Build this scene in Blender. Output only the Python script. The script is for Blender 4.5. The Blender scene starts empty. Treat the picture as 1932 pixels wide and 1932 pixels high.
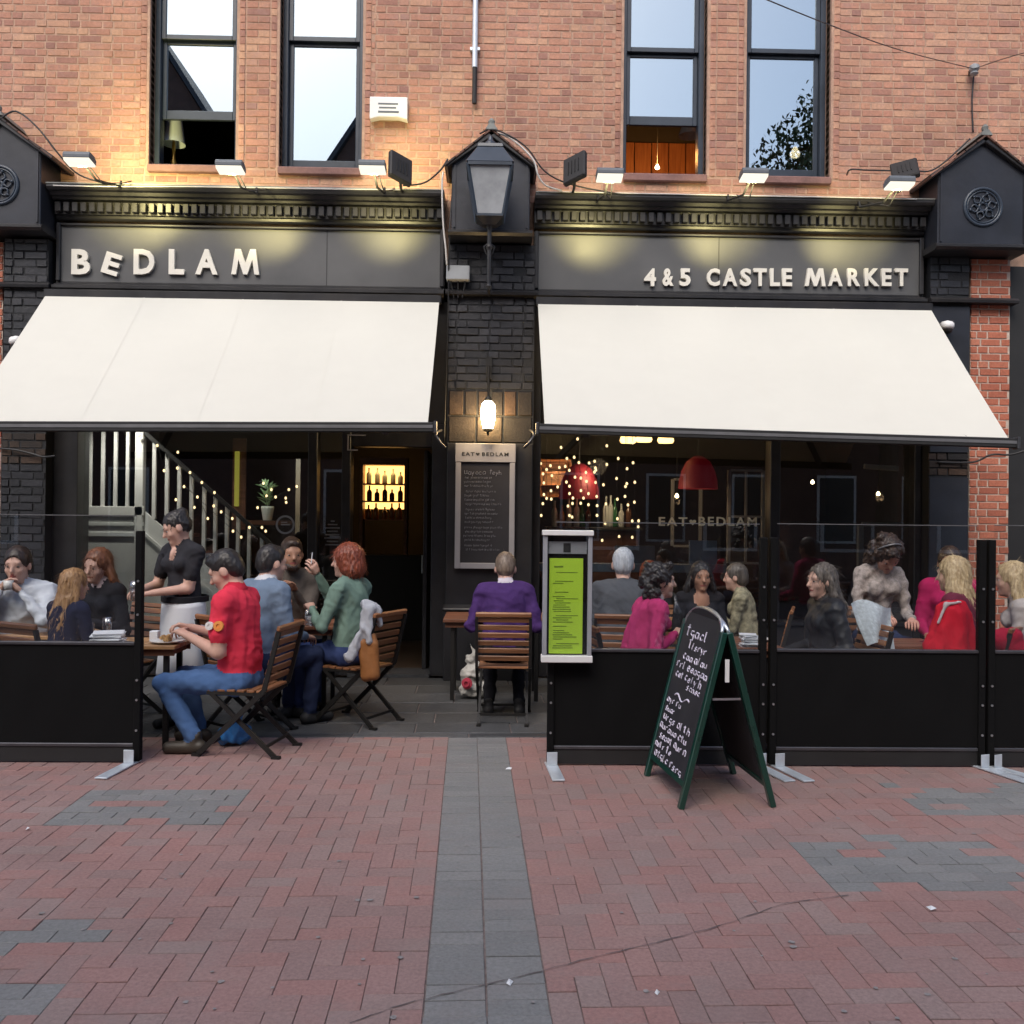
import bpy, bmesh, math, random
import numpy as np
from mathutils import Vector, Matrix, Euler

random.seed(11)
RNG = np.random.default_rng(11)
SC = bpy.context.scene
COL = SC.collection
PI = math.pi
rad = math.radians

# ------------------------------------------------------------------ camera
YAW, PITCH, ROLL, FPX = .022, .0051, .011, 1750.0
CAM_LOC = Vector((0, -9.6, 1.65))
CAM_R = Matrix.Rotation(-YAW, 3, 'Z') @ Matrix.Rotation(PI/2 + PITCH, 3, 'X') @ Matrix.Rotation(ROLL, 3, 'Z')
cd = bpy.data.cameras.new('camera')
cam = bpy.data.objects.new('camera', cd)
COL.objects.link(cam)
cd.sensor_width = 36
cd.sensor_fit = 'HORIZONTAL'
cd.lens = FPX/1932*36
cd.clip_start = .05
cd.clip_end = 500
cam.matrix_world = Matrix.Translation(CAM_LOC) @ CAM_R.to_4x4()
SC.camera = cam

# ------------------------------------------------------------------ sky, sun, exposure
SUN_EL, SUN_AZ = rad(48), rad(200)          # overcast evening light over the opposite roofs
world = bpy.data.worlds.new('World')
SC.world = world
world.use_nodes = True
wn = world.node_tree.nodes
bg = wn['Background']
sky = wn.new('ShaderNodeTexSky')
sky.sky_type = 'NISHITA'
sky.sun_disc = False
sky.sun_elevation = SUN_EL
sky.sun_rotation = SUN_AZ
sky.air_density = 1.0
sky.dust_density = 3.0
sky.ozone_density = 1.0
world.node_tree.links.new(sky.outputs[0], bg.inputs['Color'])
bg.inputs['Strength'].default_value = 0.13
sd = bpy.data.lights.new('sun', 'SUN')
sd.energy = 1.1
sd.angle = rad(40)
sd.color = (1.0, .95, .88)
sun = bpy.data.objects.new('sun', sd)
COL.objects.link(sun)
sun.location = (-6, -10, 20)
sdir = Vector((math.sin(SUN_AZ)*math.cos(SUN_EL), math.cos(SUN_AZ)*math.cos(SUN_EL), math.sin(SUN_EL)))
sun.rotation_euler = sdir.to_track_quat('Z', 'Y').to_euler()
SC.view_settings.view_transform = 'Standard'
SC.view_settings.look = 'None'
SC.view_settings.gamma = 1
SC.view_settings.use_curve_mapping = False
SC.view_settings.exposure = 0.8
SC.render.engine = 'CYCLES'
SC.cycles.use_denoising = True
SC.cycles.max_bounces = 7
SC.cycles.diffuse_bounces = 3
SC.cycles.glossy_bounces = 3
SC.cycles.transparent_max_bounces = 14
SC.cycles.sample_clamp_indirect = 4
SC.cycles.caustics_reflective = False
SC.cycles.caustics_refractive = False

# ------------------------------------------------------------------ survey helpers (the picture was measured on a 1932 px grid)
def ray(u, v):
    return CAM_R @ Vector(((u-966)/FPX, (966-v)/FPX, -1))
def W(u, v, Y):
    """point at depth Y seen at (u, v): returns X, Z"""
    d = ray(u, v); t = (Y-CAM_LOC.y)/d.y
    p = CAM_LOC + d*t
    return p.x, p.z
def G(u, v, z=0.0):
    d = ray(u, v); t = (z-CAM_LOC.z)/d.z
    p = CAM_LOC + d*t
    return p.x, p.y

# ------------------------------------------------------------------ object helpers
def link(o, parent=None):
    COL.objects.link(o)
    if parent is not None:
        o.parent = parent
    return o
def tag(o, label=None, cat=None, group=None, kind=None):
    if label: o['label'] = label
    if cat: o['category'] = cat
    if group: o['group'] = group
    if kind: o['kind'] = kind
    return o
def thing(name, label, cat, loc=(0, 0, 0), rz=0.0, group=None):
    o = bpy.data.objects.new(name, None)
    o.empty_display_size = .1
    link(o); o.location = loc; o.rotation_euler = (0, 0, rz)
    return tag(o, label, cat, group)
def inst(name, me, parent=None, loc=(0, 0, 0), rot=(0, 0, 0), scale=None):
    o = bpy.data.objects.new(name, me)
    link(o, parent); o.location = loc; o.rotation_euler = rot
    if scale: o.scale = scale
    return o
def copy_tree(o, parent=None):
    c = o.copy(); link(c)
    if parent is not None: c.parent = parent
    for ch in o.children:
        copy_tree(ch, c)
    return c

class MB:
    """collects shapes for ONE mesh"""
    def __init__(s):
        s.v = []; s.f = []; s.m = []; s.t = []
    def add(s, vs, fs, m=0, tint=0.0):
        b = len(s.v)
        s.v.extend([tuple(p) for p in vs])
        for f in fs:
            s.f.append([b+i for i in f]); s.m.append(m); s.t.append(tint)
        return s
    def box(s, x0, x1, y0, y1, z0, z1, m=0, tint=0.0, M=None):
        vs = [Vector(p) for p in ((x0,y0,z0),(x1,y0,z0),(x1,y1,z0),(x0,y1,z0),(x0,y0,z1),(x1,y0,z1),(x1,y1,z1),(x0,y1,z1))]
        if M is not None: vs = [M @ p for p in vs]
        return s.add(vs, [(0,3,2,1),(4,5,6,7),(0,1,5,4),(1,2,6,5),(2,3,7,6),(3,0,4,7)], m, tint)
    def bar(s, a, b, w, h, m=0, up=(0, 0, 1)):
        """rectangular bar from a to b, w across, h along up"""
        a, b = Vector(a), Vector(b); d = b-a; L = d.length; d.normalize()
        u = Vector(up); x = d.cross(u)
        if x.length < 1e-4: x = d.cross(Vector((1, 0, 0)))
        x.normalize(); z = x.cross(d)
        M = Matrix((x, d, z)).transposed().to_4x4(); M.translation = a
        return s.box(-w/2, w/2, 0, L, -h/2, h/2, m, M=M)
    def tube(s, pts, r, n=8, m=0, cap=True):
        pts = [Vector(p) for p in pts]; k = len(pts)
        rs = r if isinstance(r, (list, tuple)) else [r]*k
        vs = []; fs = []
        ref = None
        for i, p in enumerate(pts):
            d = (pts[min(i+1, k-1)]-pts[max(i-1, 0)])
            if d.length < 1e-7: d = Vector((0, 0, 1))
            d.normalize()
            if ref is None:
                ref = d.cross(Vector((0, 0, 1)))
                if ref.length < .05: ref = d.cross(Vector((1, 0, 0)))
            ref = (ref-d*ref.dot(d)); ref.normalize()
            w = d.cross(ref)
            for j in range(n):
                a = 2*PI*j/n
                vs.append(p+(ref*math.cos(a)+w*math.sin(a))*rs[i])
        for i in range(k-1):
            for j in range(n):
                j2 = (j+1) % n
                fs.append((i*n+j, i*n+j2, (i+1)*n+j2, (i+1)*n+j))
        if cap:
            fs.append(tuple(range(n-1, -1, -1))); fs.append(tuple((k-1)*n+j for j in range(n)))
        return s.add(vs, fs, m)
    def lathe(s, prof, n=16, m=0, c=(0, 0, 0), cap=True):
        vs = []; fs = []; k = len(prof)
        for r, z in prof:
            for j in range(n):
                a = 2*PI*j/n
                vs.append((c[0]+r*math.cos(a), c[1]+r*math.sin(a), c[2]+z))
        for i in range(k-1):
            for j in range(n):
                j2 = (j+1) % n
                fs.append((i*n+j, i*n+j2, (i+1)*n+j2, (i+1)*n+j))
        if cap:
            fs.append(tuple(range(n-1, -1, -1))); fs.append(tuple((k-1)*n+j for j in range(n)))
        return s.add(vs, fs, m)
    def prism_x(s, prof, x0, x1, m=0, tint=0.0):
        """profile of (y, z) swept along x"""
        k = len(prof)
        vs = [(x0, y, z) for y, z in prof]+[(x1, y, z) for y, z in prof]
        fs = [(i, (i+1) % k, (i+1) % k+k, i+k) for i in range(k)]
        fs += [tuple(range(k-1, -1, -1)), tuple(range(k, 2*k))]
        return s.add(vs, fs, m, tint)
    def prism_y(s, prof, y0, y1, m=0, tint=0.0):
        """profile of (x, z), counterclockwise seen from -y, swept from y0 (front) to y1"""
        k = len(prof)
        vs = [(x, y0, z) for x, z in prof]+[(x, y1, z) for x, z in prof]
        fs = [(i+k, (i+1) % k+k, (i+1) % k, i) for i in range(k)]
        fs += [tuple(range(k)), tuple(range(2*k-1, k-1, -1))]
        return s.add(vs, fs, m, tint)
    def prism_z(s, prof, z0, z1, m=0, tint=0.0):
        k = len(prof)
        vs = [(x, y, z0) for x, y in prof]+[(x, y, z1) for x, y in prof]
        fs = [(i, (i+1) % k, (i+1) % k+k, i+k) for i in range(k)]
        fs += [tuple(range(k-1, -1, -1)), tuple(range(k, 2*k))]
        return s.add(vs, fs, m, tint)
    def mesh(s, name, mats, smooth=False, bevel=0.0, seg=1, tint=False, fix=True):
        me = bpy.data.meshes.new(name)
        me.from_pydata(s.v, [], s.f)
        mats = mats if isinstance(mats, (list, tuple)) else [mats]
        for q in mats: me.materials.append(q)
        if len(mats) > 1: me.polygons.foreach_set('material_index', s.m)
        if tint:
            at = me.attributes.new('tint', 'FLOAT', 'FACE'); at.data.foreach_set('value', s.t)
        if fix or bevel:
            bm = bmesh.new(); bm.from_mesh(me)
            if bevel:
                bmesh.ops.recalc_face_normals(bm, faces=bm.faces)
                ed = [e for e in bm.edges if len(e.link_faces) == 2 and e.calc_face_angle(0) > .5]
                bmesh.ops.bevel(bm, geom=ed, offset=bevel, segments=seg, affect='EDGES', profile=.7, clamp_overlap=True)
            bmesh.ops.recalc_face_normals(bm, faces=bm.faces)
            bm.to_mesh(me); bm.free()
        if smooth:
            me.polygons.foreach_set('use_smooth', [True]*len(me.polygons))
        me.update()
        return me
    def build(s, name, mats, parent=None, loc=(0, 0, 0), rot=(0, 0, 0), **k):
        return inst(name, s.mesh(name, mats, **k), parent, loc, rot)

# ------------------------------------------------------------------ materials
def new_mat(name):
    m = bpy.data.materials.new(name); m.use_nodes = True
    nt = m.node_tree
    return m, nt, nt.nodes, nt.links, nt.nodes['Principled BSDF']
def rgb(c): return (c[0], c[1], c[2], 1)
def mat(name, col, rough=.6, var=.15, scale=6, bump=0.0, bscale=80, metal=0.0, spec=.5, stretch=(1, 1, 1), world_pos=False, dirt=0.0, coat=0.0):
    """plain surface with colour mottling, fine relief and optional dirt"""
    m, nt, N, L, P = new_mat(name)
    P.inputs['Roughness'].default_value = rough
    P.inputs['Metallic'].default_value = metal
    P.inputs['Specular IOR Level'].default_value = spec
    P.inputs['Coat Weight'].default_value = coat
    if world_pos:
        g = N.new('ShaderNodeNewGeometry'); src = g.outputs['Position']
    else:
        tc = N.new('ShaderNodeTexCoord'); src = tc.outputs['Object']
    mp = N.new('ShaderNodeMapping'); mp.inputs['Scale'].default_value = stretch
    L.new(src, mp.inputs['Vector'])
    n1 = N.new('ShaderNodeTexNoise'); n1.inputs['Scale'].default_value = scale; n1.inputs['Detail'].default_value = 6
    n1.inputs['Roughness'].default_value = .65
    L.new(mp.outputs[0], n1.inputs['Vector'])
    cr = N.new('ShaderNodeValToRGB')
    cr.color_ramp.elements[0].position = .3; cr.color_ramp.elements[1].position = .7
    cr.color_ramp.elements[0].color = rgb([max(0, c*(1-var)) for c in col])
    cr.color_ramp.elements[1].color = rgb([min(1, c*(1+var)) for c in col])
    L.new(n1.outputs['Fac'], cr.inputs[0])
    out = cr.outputs[0]
    if dirt:
        n3 = N.new('ShaderNodeTexNoise'); n3.inputs['Scale'].default_value = 1.7; n3.inputs['Detail'].default_value = 8
        L.new(mp.outputs[0], n3.inputs['Vector'])
        mr = N.new('ShaderNodeMapRange'); mr.inputs[1].default_value = .48; mr.inputs[2].default_value = .75
        mr.inputs[4].default_value = dirt
        L.new(n3.outputs['Fac'], mr.inputs[0])
        mx = N.new('ShaderNodeMix'); mx.data_type = 'RGBA'
        L.new(mr.outputs[0], mx.inputs[0]); L.new(out, mx.inputs[6])
        mx.inputs[7].default_value = (.07, .06, .05, 1)
        out = mx.outputs[2]
    L.new(out, P.inputs['Base Color'])
    rm = N.new('ShaderNodeMapRange'); rm.inputs[3].default_value = max(.03, rough-.1); rm.inputs[4].default_value = min(1, rough+.1)
    L.new(n1.outputs['Fac'], rm.inputs[0]); L.new(rm.outputs[0], P.inputs['Roughness'])
    if bump:
        n2 = N.new('ShaderNodeTexNoise'); n2.inputs['Scale'].default_value = bscale; n2.inputs['Detail'].default_value = 4
        L.new(mp.outputs[0], n2.inputs['Vector'])
        b = N.new('ShaderNodeBump'); b.inputs['Strength'].default_value = bump; b.inputs['Distance'].default_value = .01
        L.new(n2.outputs['Fac'], b.inputs['Height']); L.new(b.outputs[0], P.inputs['Normal'])
    return m
def piece_mat(name, cols, rough=.85, bump=.5, bscale=45, patch=.25, spec=.3, grime=None):
    """bricks, pavers, slabs: every piece takes its own tint (object property or face attribute 'tint'), grain and wear on top"""
    m, nt, N, L, P = new_mat(name)
    P.inputs['Specular IOR Level'].default_value = spec
    a1 = N.new('ShaderNodeAttribute'); a1.attribute_type = 'GEOMETRY'; a1.attribute_name = 'tint'
    a2 = N.new('ShaderNodeAttribute'); a2.attribute_type = 'OBJECT'; a2.attribute_name = 'tint'
    ad = N.new('ShaderNodeMath'); ad.operation = 'ADD'
    L.new(a1.outputs['Fac'], ad.inputs[0]); L.new(a2.outputs['Fac'], ad.inputs[1])
    cr = N.new('ShaderNodeValToRGB'); e = cr.color_ramp.elements
    cr.color_ramp.interpolation = 'LINEAR'
    k = len(cols)
    while len(e) < k: e.new(.5)
    for i, c in enumerate(cols):
        e[i].position = i/(k-1); e[i].color = rgb(c)
    L.new(ad.outputs[0], cr.inputs[0])
    g = N.new('ShaderNodeNewGeometry')
    n1 = N.new('ShaderNodeTexNoise'); n1.inputs['Scale'].default_value = 1.3; n1.inputs['Detail'].default_value = 7; n1.inputs['Roughness'].default_value = .7
    L.new(g.outputs['Position'], n1.inputs['Vector'])
    mr = N.new('ShaderNodeMapRange'); mr.inputs[1].default_value = .3; mr.inputs[2].default_value = .7
    mr.inputs[3].default_value = 1-patch; mr.inputs[4].default_value = 1+patch
    L.new(n1.outputs['Fac'], mr.inputs[0])
    n2 = N.new('ShaderNodeTexNoise'); n2.inputs['Scale'].default_value = bscale; n2.inputs['Detail'].default_value = 5; n2.inputs['Roughness'].default_value = .7
    L.new(g.outputs['Position'], n2.inputs['Vector'])
    mr2 = N.new('ShaderNodeMapRange'); mr2.inputs[1].default_value = .25; mr2.inputs[2].default_value = .75
    mr2.inputs[3].default_value = .75; mr2.inputs[4].default_value = 1.25
    L.new(n2.outputs['Fac'], mr2.inputs[0])
    mm = N.new('ShaderNodeMath'); mm.operation = 'MULTIPLY'
    L.new(mr.outputs[0], mm.inputs[0]); L.new(mr2.outputs[0], mm.inputs[1])
    mx = N.new('ShaderNodeMix'); mx.data_type = 'RGBA'; mx.blend_type = 'MULTIPLY'; mx.inputs[0].default_value = 1
    L.new(cr.outputs[0], mx.inputs[6])
    cc = N.new('ShaderNodeCombineColor')
    for i in range(3): L.new(mm.outputs[0], cc.inputs[i])
    L.new(cc.outputs[0], mx.inputs[7])
    out = mx.outputs[2]
    if grime:
        n3 = N.new('ShaderNodeTexNoise'); n3.inputs['Scale'].default_value = grime[1]; n3.inputs['Detail'].default_value = 9; n3.inputs['Roughness'].default_value = .75
        L.new(g.outputs['Position'], n3.inputs['Vector'])
        m3 = N.new('ShaderNodeMapRange'); m3.inputs[1].default_value = .5; m3.inputs[2].default_value = .72; m3.inputs[4].default_value = grime[2]
        L.new(n3.outputs['Fac'], m3.inputs[0])
        m4 = N.new('ShaderNodeMix'); m4.data_type = 'RGBA'
        L.new(m3.outputs[0], m4.inputs[0]); L.new(out, m4.inputs[6]); m4.inputs[7].default_value = rgb(grime[0])
        out = m4.outputs[2]
    L.new(out, P.inputs['Base Color'])
    P.inputs['Roughness'].default_value = rough
    b = N.new('ShaderNodeBump'); b.inputs['Strength'].default_value = bump; b.inputs['Distance'].default_value = .006
    L.new(n2.outputs['Fac'], b.inputs['Height']); L.new(b.outputs[0], P.inputs['Normal'])
    return m
def emit(name, col, strength, nee=False):
    m, nt, N, L, P = new_mat(name)
    P.inputs['Base Color'].default_value = rgb([c*.5 for c in col])
    P.inputs['Emission Color'].default_value = rgb(col)
    P.inputs['Emission Strength'].default_value = strength
    if not nee: m.cycles.emission_sampling = 'NONE'
    return m
def glass(name, refl, tint=(1, 1, 1), rough=.0, milky=0.0, fres=True, gcol=(1, 1, 1)):
    """sheet glass: see-through with a mirror share that grows at grazing angles"""
    m, nt, N, L, P = new_mat(name)
    N.remove(P)
    out = N['Material Output']
    tr = N.new('ShaderNodeBsdfTransparent'); tr.inputs['Color'].default_value = rgb(tint)
    gl = N.new('ShaderNodeBsdfGlossy'); gl.inputs['Roughness'].default_value = rough; gl.inputs['Color'].default_value = rgb(gcol)
    mx = N.new('ShaderNodeMixShader')
    if fres:
        lw = N.new('ShaderNodeLayerWeight'); lw.inputs['Blend'].default_value = .25
        mr = N.new('ShaderNodeMapRange'); mr.inputs[3].default_value = refl; mr.inputs[4].default_value = min(1, refl+.6)
        L.new(lw.outputs['Facing'], mr.inputs[0])
        pw = N.new('ShaderNodeMath'); pw.operation = 'POWER'; pw.inputs[1].default_value = 3
        L.new(lw.outputs['Facing'], pw.inputs[0]); L.new(pw.outputs[0], mr.inputs[0])
        L.new(mr.outputs[0], mx.inputs[0])
    else:
        mx.inputs[0].default_value = refl
    L.new(tr.outputs[0], mx.inputs[1]); L.new(gl.outputs[0], mx.inputs[2])
    res = mx.outputs[0]
    if milky:
        df = N.new('ShaderNodeBsdfDiffuse'); df.inputs['Color'].default_value = (.6, .62, .65, 1)
        m2 = N.new('ShaderNodeMixShader'); m2.inputs[0].default_value = milky
        L.new(res, m2.inputs[1]); L.new(df.outputs[0], m2.inputs[2]); res = m2.outputs[0]
    L.new(res, out.inputs['Surface'])
    return m
def wood_mat(name, c1, c2, rough=.5, scale=1.0, axis=0):
    m, nt, N, L, P = new_mat(name)
    tc = N.new('ShaderNodeTexCoord'); mp = N.new('ShaderNodeMapping')
    st = [14, 14, 14]; st[axis] = 1.2
    mp.inputs['Scale'].default_value = [s*scale for s in st]
    oi = N.new('ShaderNodeObjectInfo')
    va = N.new('ShaderNodeVectorMath'); va.operation = 'ADD'
    L.new(tc.outputs['Object'], va.inputs[0])
    cc = N.new('ShaderNodeCombineXYZ'); L.new(oi.outputs['Random'], cc.inputs[0]); L.new(oi.outputs['Random'], cc.inputs[1]); L.new(oi.outputs['Random'], cc.inputs[2])
    L.new(cc.outputs[0], va.inputs[1]); L.new(va.outputs[0], mp.inputs['Vector'])
    n = N.new('ShaderNodeTexNoise'); n.inputs['Scale'].default_value = 2.5; n.inputs['Detail'].default_value = 6; n.inputs['Distortion'].default_value = .6
    L.new(mp.outputs[0], n.inputs['Vector'])
    cr = N.new('ShaderNodeValToRGB'); cr.color_ramp.elements[0].position = .3; cr.color_ramp.elements[1].position = .72
    cr.color_ramp.elements[0].color = rgb(c1); cr.color_ramp.elements[1].color = rgb(c2)
    L.new(n.outputs['Fac'], cr.inputs[0])
    hs = N.new('ShaderNodeHueSaturation'); L.new(cr.outputs[0], hs.inputs['Color'])
    mr = N.new('ShaderNodeMapRange'); mr.inputs[3].default_value = .75; mr.inputs[4].default_value = 1.25
    L.new(oi.outputs['Random'], mr.inputs[0]); L.new(mr.outputs[0], hs.inputs['Value'])
    L.new(hs.outputs[0], P.inputs['Base Color'])
    P.inputs['Roughness'].default_value = rough
    b = N.new('ShaderNodeBump'); b.inputs['Strength'].default_value = .2; b.inputs['Distance'].default_value = .004
    L.new(n.outputs['Fac'], b.inputs['Height']); L.new(b.outputs[0], P.inputs['Normal'])
    return m

M = {}
M['brick'] = piece_mat('facade_brick', [(.32,.165,.13), (.435,.22,.155), (.495,.26,.175), (.455,.225,.16), (.55,.325,.215), (.39,.20,.155)], patch=.26, bscale=34, grime=((.36,.225,.195), 4.5, .9))
M['mortar'] = mat('lime_mortar', (.46,.295,.215), .95, .25, 9, .5, 120, world_pos=True)
M['red_brick'] = piece_mat('red_brick', [(.38,.125,.08), (.46,.155,.095), (.52,.20,.13)], patch=.12)
M['white_mortar'] = mat('pale_mortar', (.55,.45,.38), .95, .15, 20, .4, 120)
M['black_brick'] = piece_mat('black_painted_brick', [(.012,.013,.017), (.02,.021,.027), (.03,.031,.038)], rough=.42, bump=.9, bscale=22, patch=.25, spec=.5)
M['black_mortar'] = mat('black_painted_joint', (.010,.011,.014), .7, .2, 12, .4, 60)
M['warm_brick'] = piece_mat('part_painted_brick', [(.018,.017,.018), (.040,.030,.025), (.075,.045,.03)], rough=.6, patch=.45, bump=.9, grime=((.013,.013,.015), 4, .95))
M['red_paver'] = piece_mat('red_clay_paver', [(.275,.185,.172), (.295,.192,.178), (.325,.18,.162), (.29,.212,.197), (.33,.188,.17), (.30,.193,.18)], rough=.72, patch=.10, bscale=60, bump=.25, grime=((.275,.215,.20), 2.2, .7))
M['grey_paver'] = piece_mat('grey_paver', [(.195,.197,.195), (.212,.214,.212), (.228,.226,.222)], rough=.72, patch=.10, bscale=60, bump=.25, grime=((.23,.205,.198), 2.4, .7))
M['slab'] = piece_mat('dark_stone_slab', [(.05,.052,.055), (.075,.077,.08), (.10,.102,.105)], rough=.55, patch=.3, bscale=30, bump=.5)
M['joint'] = mat('sand_joint', (.20,.16,.15), .95, .3, 30, .5, 150, world_pos=True)
M['black_paint'] = mat('black_gloss_paint', (.020,.020,.023), .38, .25, 5, .06, 25, spec=.5, dirt=.25)
M['black_matt'] = mat('black_matt', (.016,.016,.017), .65, .2, 6, .05, 40)
M['fascia_grey'] = mat('charcoal_fascia_paint', (.105,.107,.110), .42, .08, 2.5, .02, 12, spec=.5)
M['navy'] = mat('navy_gloss_paint', (.030,.042,.062), .35, .2, 4, .06, 20, dirt=.1)
M['blue_black'] = mat('blue_black_stucco', (.018,.021,.031), .45, .3, 3, .15, 14, spec=.5, dirt=.15)
M['lead'] = mat('weathered_lead', (.20,.21,.20), .6, .35, 4, .15, 20, dirt=.35)
M['letter'] = mat('cream_letter_paint', (.82,.79,.70), .45, .04, 8, 0)
M['awning'] = mat('cream_awning_cloth', (.635,.625,.565), .85, .035, .9, .08, 260, dirt=.03)
M['alu_dark'] = mat('dark_anodised_metal', (.10,.10,.11), .35, .15, 6, .03, 40, metal=.6)
M['alu'] = mat('brushed_steel', (.55,.57,.60), .3, .12, 10, .05, 90, metal=.85)
M['zinc'] = mat('galvanised_plate', (.62,.68,.74), .42, .12, 14, .05, 60, metal=.4)
M['white_plastic'] = mat('white_plastic', (.80,.80,.80), .4, .04, 5)
M['grey_plastic'] = mat('grey_plastic', (.30,.32,.34), .5, .1, 5)
M['cable_black'] = mat('black_cable', (.02,.02,.022), .5, .1, 10)
M['cable_white'] = mat('white_cable', (.6,.58,.55), .6, .1, 10)
M['roof_tile'] = piece_mat('gable_tile', [(.045,.04,.04), (.09,.06,.05), (.18,.085,.06)], rough=.7, patch=.3, bump=.6)
M['screen_black'] = mat('black_canvas', (.006,.006,.0065), .85, .15, 3, .08, 350, spec=.15)
M['pane_up'] = glass('sash_glass', .44, tint=(.35,.37,.38), fres=False, gcol=(.80,.93,1.0))
M['pane_shop'] = glass('shop_glass', .085, tint=(.85,.88,.88))
M['pane_screen'] = glass('screen_glass', .06, tint=(.97,.98,.985))
M['pane_lantern'] = mat('frosted_lantern_glass', (.36,.38,.40), .16, .25, 3, .02, 30)
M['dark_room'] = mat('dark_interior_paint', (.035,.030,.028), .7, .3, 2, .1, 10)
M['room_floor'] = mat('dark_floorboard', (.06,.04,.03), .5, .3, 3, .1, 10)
M['stair_white'] = mat('grey_white_stair_paint', (.74,.73,.71), .5, .05, 4, .03, 20)
M['wood_orange'] = wood_mat('varnished_slat_wood', (.15,.058,.026), (.32,.145,.062), .42)
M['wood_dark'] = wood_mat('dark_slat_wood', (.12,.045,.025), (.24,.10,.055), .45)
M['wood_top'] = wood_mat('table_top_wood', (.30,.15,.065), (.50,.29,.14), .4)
M['iron'] = mat('dark_iron', (.02,.019,.018), .5, .2, 10, .1, 60, metal=.3)
M['green_frame'] = mat('dark_green_paint', (.005,.045,.032), .3, .2, 5, .05, 30, spec=.5, coat=.3)
M['chalkboard'] = mat('chalkboard', (.020,.019,.024), .8, .4, 3, .05, 30)
M['chalk'] = mat('chalk', (.66,.62,.74), .95, .35, 60)
M['chalk_dim'] = mat('faint_chalk', (.20,.20,.23), .95, .35, 60)
M['grey_frame'] = mat('grey_painted_frame', (.30,.29,.31), .6, .08, 6, .04, 30)
M['gold_letter'] = mat('pale_gold_leaf', (.85,.80,.62), .5, .1, 8)
M['grey_print'] = mat('grey_transfer_print', (.30,.30,.31), .6, .1, 8)
M['menu_green'] = mat('lime_menu_paper', (.50,.78,.05), .5, .05, 3)
M['menu_ink'] = mat('dark_green_ink', (.16,.27,.02), .6, .1, 10)
M['paper'] = mat('white_paper', (.75,.77,.80), .7, .06, 10, .1, 30)
M['ceramic'] = mat('white_ceramic', (.75,.74,.72), .25, .03, 5)
M['food'] = mat('toasted_food', (.40,.23,.09), .8, .4, 40, .6, 60)
M['bulb'] = emit('warm_fairy_bulb', (1, .68, .34), 1.7)
M['bulb_hot'] = emit('bright_bare_bulb', (1, .74, .40), 9)
M['bulb_gold'] = emit('gold_pendant_glow', (1, .58, .20), 3.2)
M['lamp_glow'] = emit('wall_lamp_glow', (1, .86, .55), 9)
M['shelf_glow'] = emit('amber_backlight', (1, .50, .13), 1.7)
M['red_shade'] = None
m_, nt_, N_, L_, P_ = new_mat('red_lamp_shade')
P_.inputs['Base Color'].default_value = (.13, .004, .012, 1); P_.inputs['Roughness'].default_value = .6
P_.inputs['Emission Color'].default_value = (.8, .01, .04, 1); P_.inputs['Emission Strength'].default_value = .03
m_.cycles.emission_sampling = 'NONE'
M['red_shade'] = m_
# ================================================================== GROUND
gm = MB().box(-60, 60, -45, 12, -.10, -.045)
tag(gm.build('ground', M['joint']), kind='structure')
TH = .024                                   # the paving runs a touch off square to the shopfront
CW = .1045                                  # paver module
STRIP_X = -.153; STRIP_H = .213
Y_EDGE = -2.66
pm = MB().box(-6.2, 6.2, -9.0, Y_EDGE, -.040, -.006)
pavement = tag(pm.build('pavement', M['joint'], rot=(0, 0, TH)), kind='structure')
tm = MB().box(-6.6, 6.6, Y_EDGE+.004, -.3, -.038, -.007)
terrace = tag(tm.build('terrace_paving', M['joint'], rot=(0, 0, TH)), kind='structure')

def paver_solid(mb, x0, x1, y0, y1, z, ch, m, tint, tilt=(0, 0)):
    def p(x, y, zz): return (x, y, zz+(x-(x0+x1)/2)*tilt[0]+(y-(y0+y1)/2)*tilt[1])
    vs = [p(x0, y0, z-.03), p(x1, y0, z-.03), p(x1, y1, z-.03), p(x0, y1, z-.03),
          p(x0, y0, z-ch), p(x1, y0, z-ch), p(x1, y1, z-ch), p(x0, y1, z-ch),
          p(x0+ch, y0+ch, z), p(x1-ch, y0+ch, z), p(x1-ch, y1-ch, z), p(x0+ch, y1-ch, z)]
    fs = [(8, 9, 10, 11)]
    for i in range(4):
        j = (i+1) % 4
        fs += [(i, j, 4+j, 4+i), (4+i, 4+j, 8+j, 8+i)]
    mb.add(vs, fs, m, tint)
pieces = []                                  # x0, x1, y0, y1, grey?
patches = [(-2.42, -1.50, -4.62, -3.95), (-3.2, -1.50, -6.02, -5.76), (-3.2, -1.62, -6.62, -6.26), (1.42, 2.42, -5.50, -4.80), (2.40, 4.6, -4.52, -3.88)]
def snap(p):
    ox = STRIP_X-STRIP_H if p[0] < STRIP_X else STRIP_X+STRIP_H
    return (ox+round((p[0]-ox)/CW)*CW, ox+round((p[1]-ox)/CW)*CW, round(p[2]/CW)*CW, round(p[3]/CW)*CW)
patches = [snap(p) for p in patches]
def in_patch(x, y):
    return any(p[0] < x < p[1] and p[2] < y < p[3] for p in patches)
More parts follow.
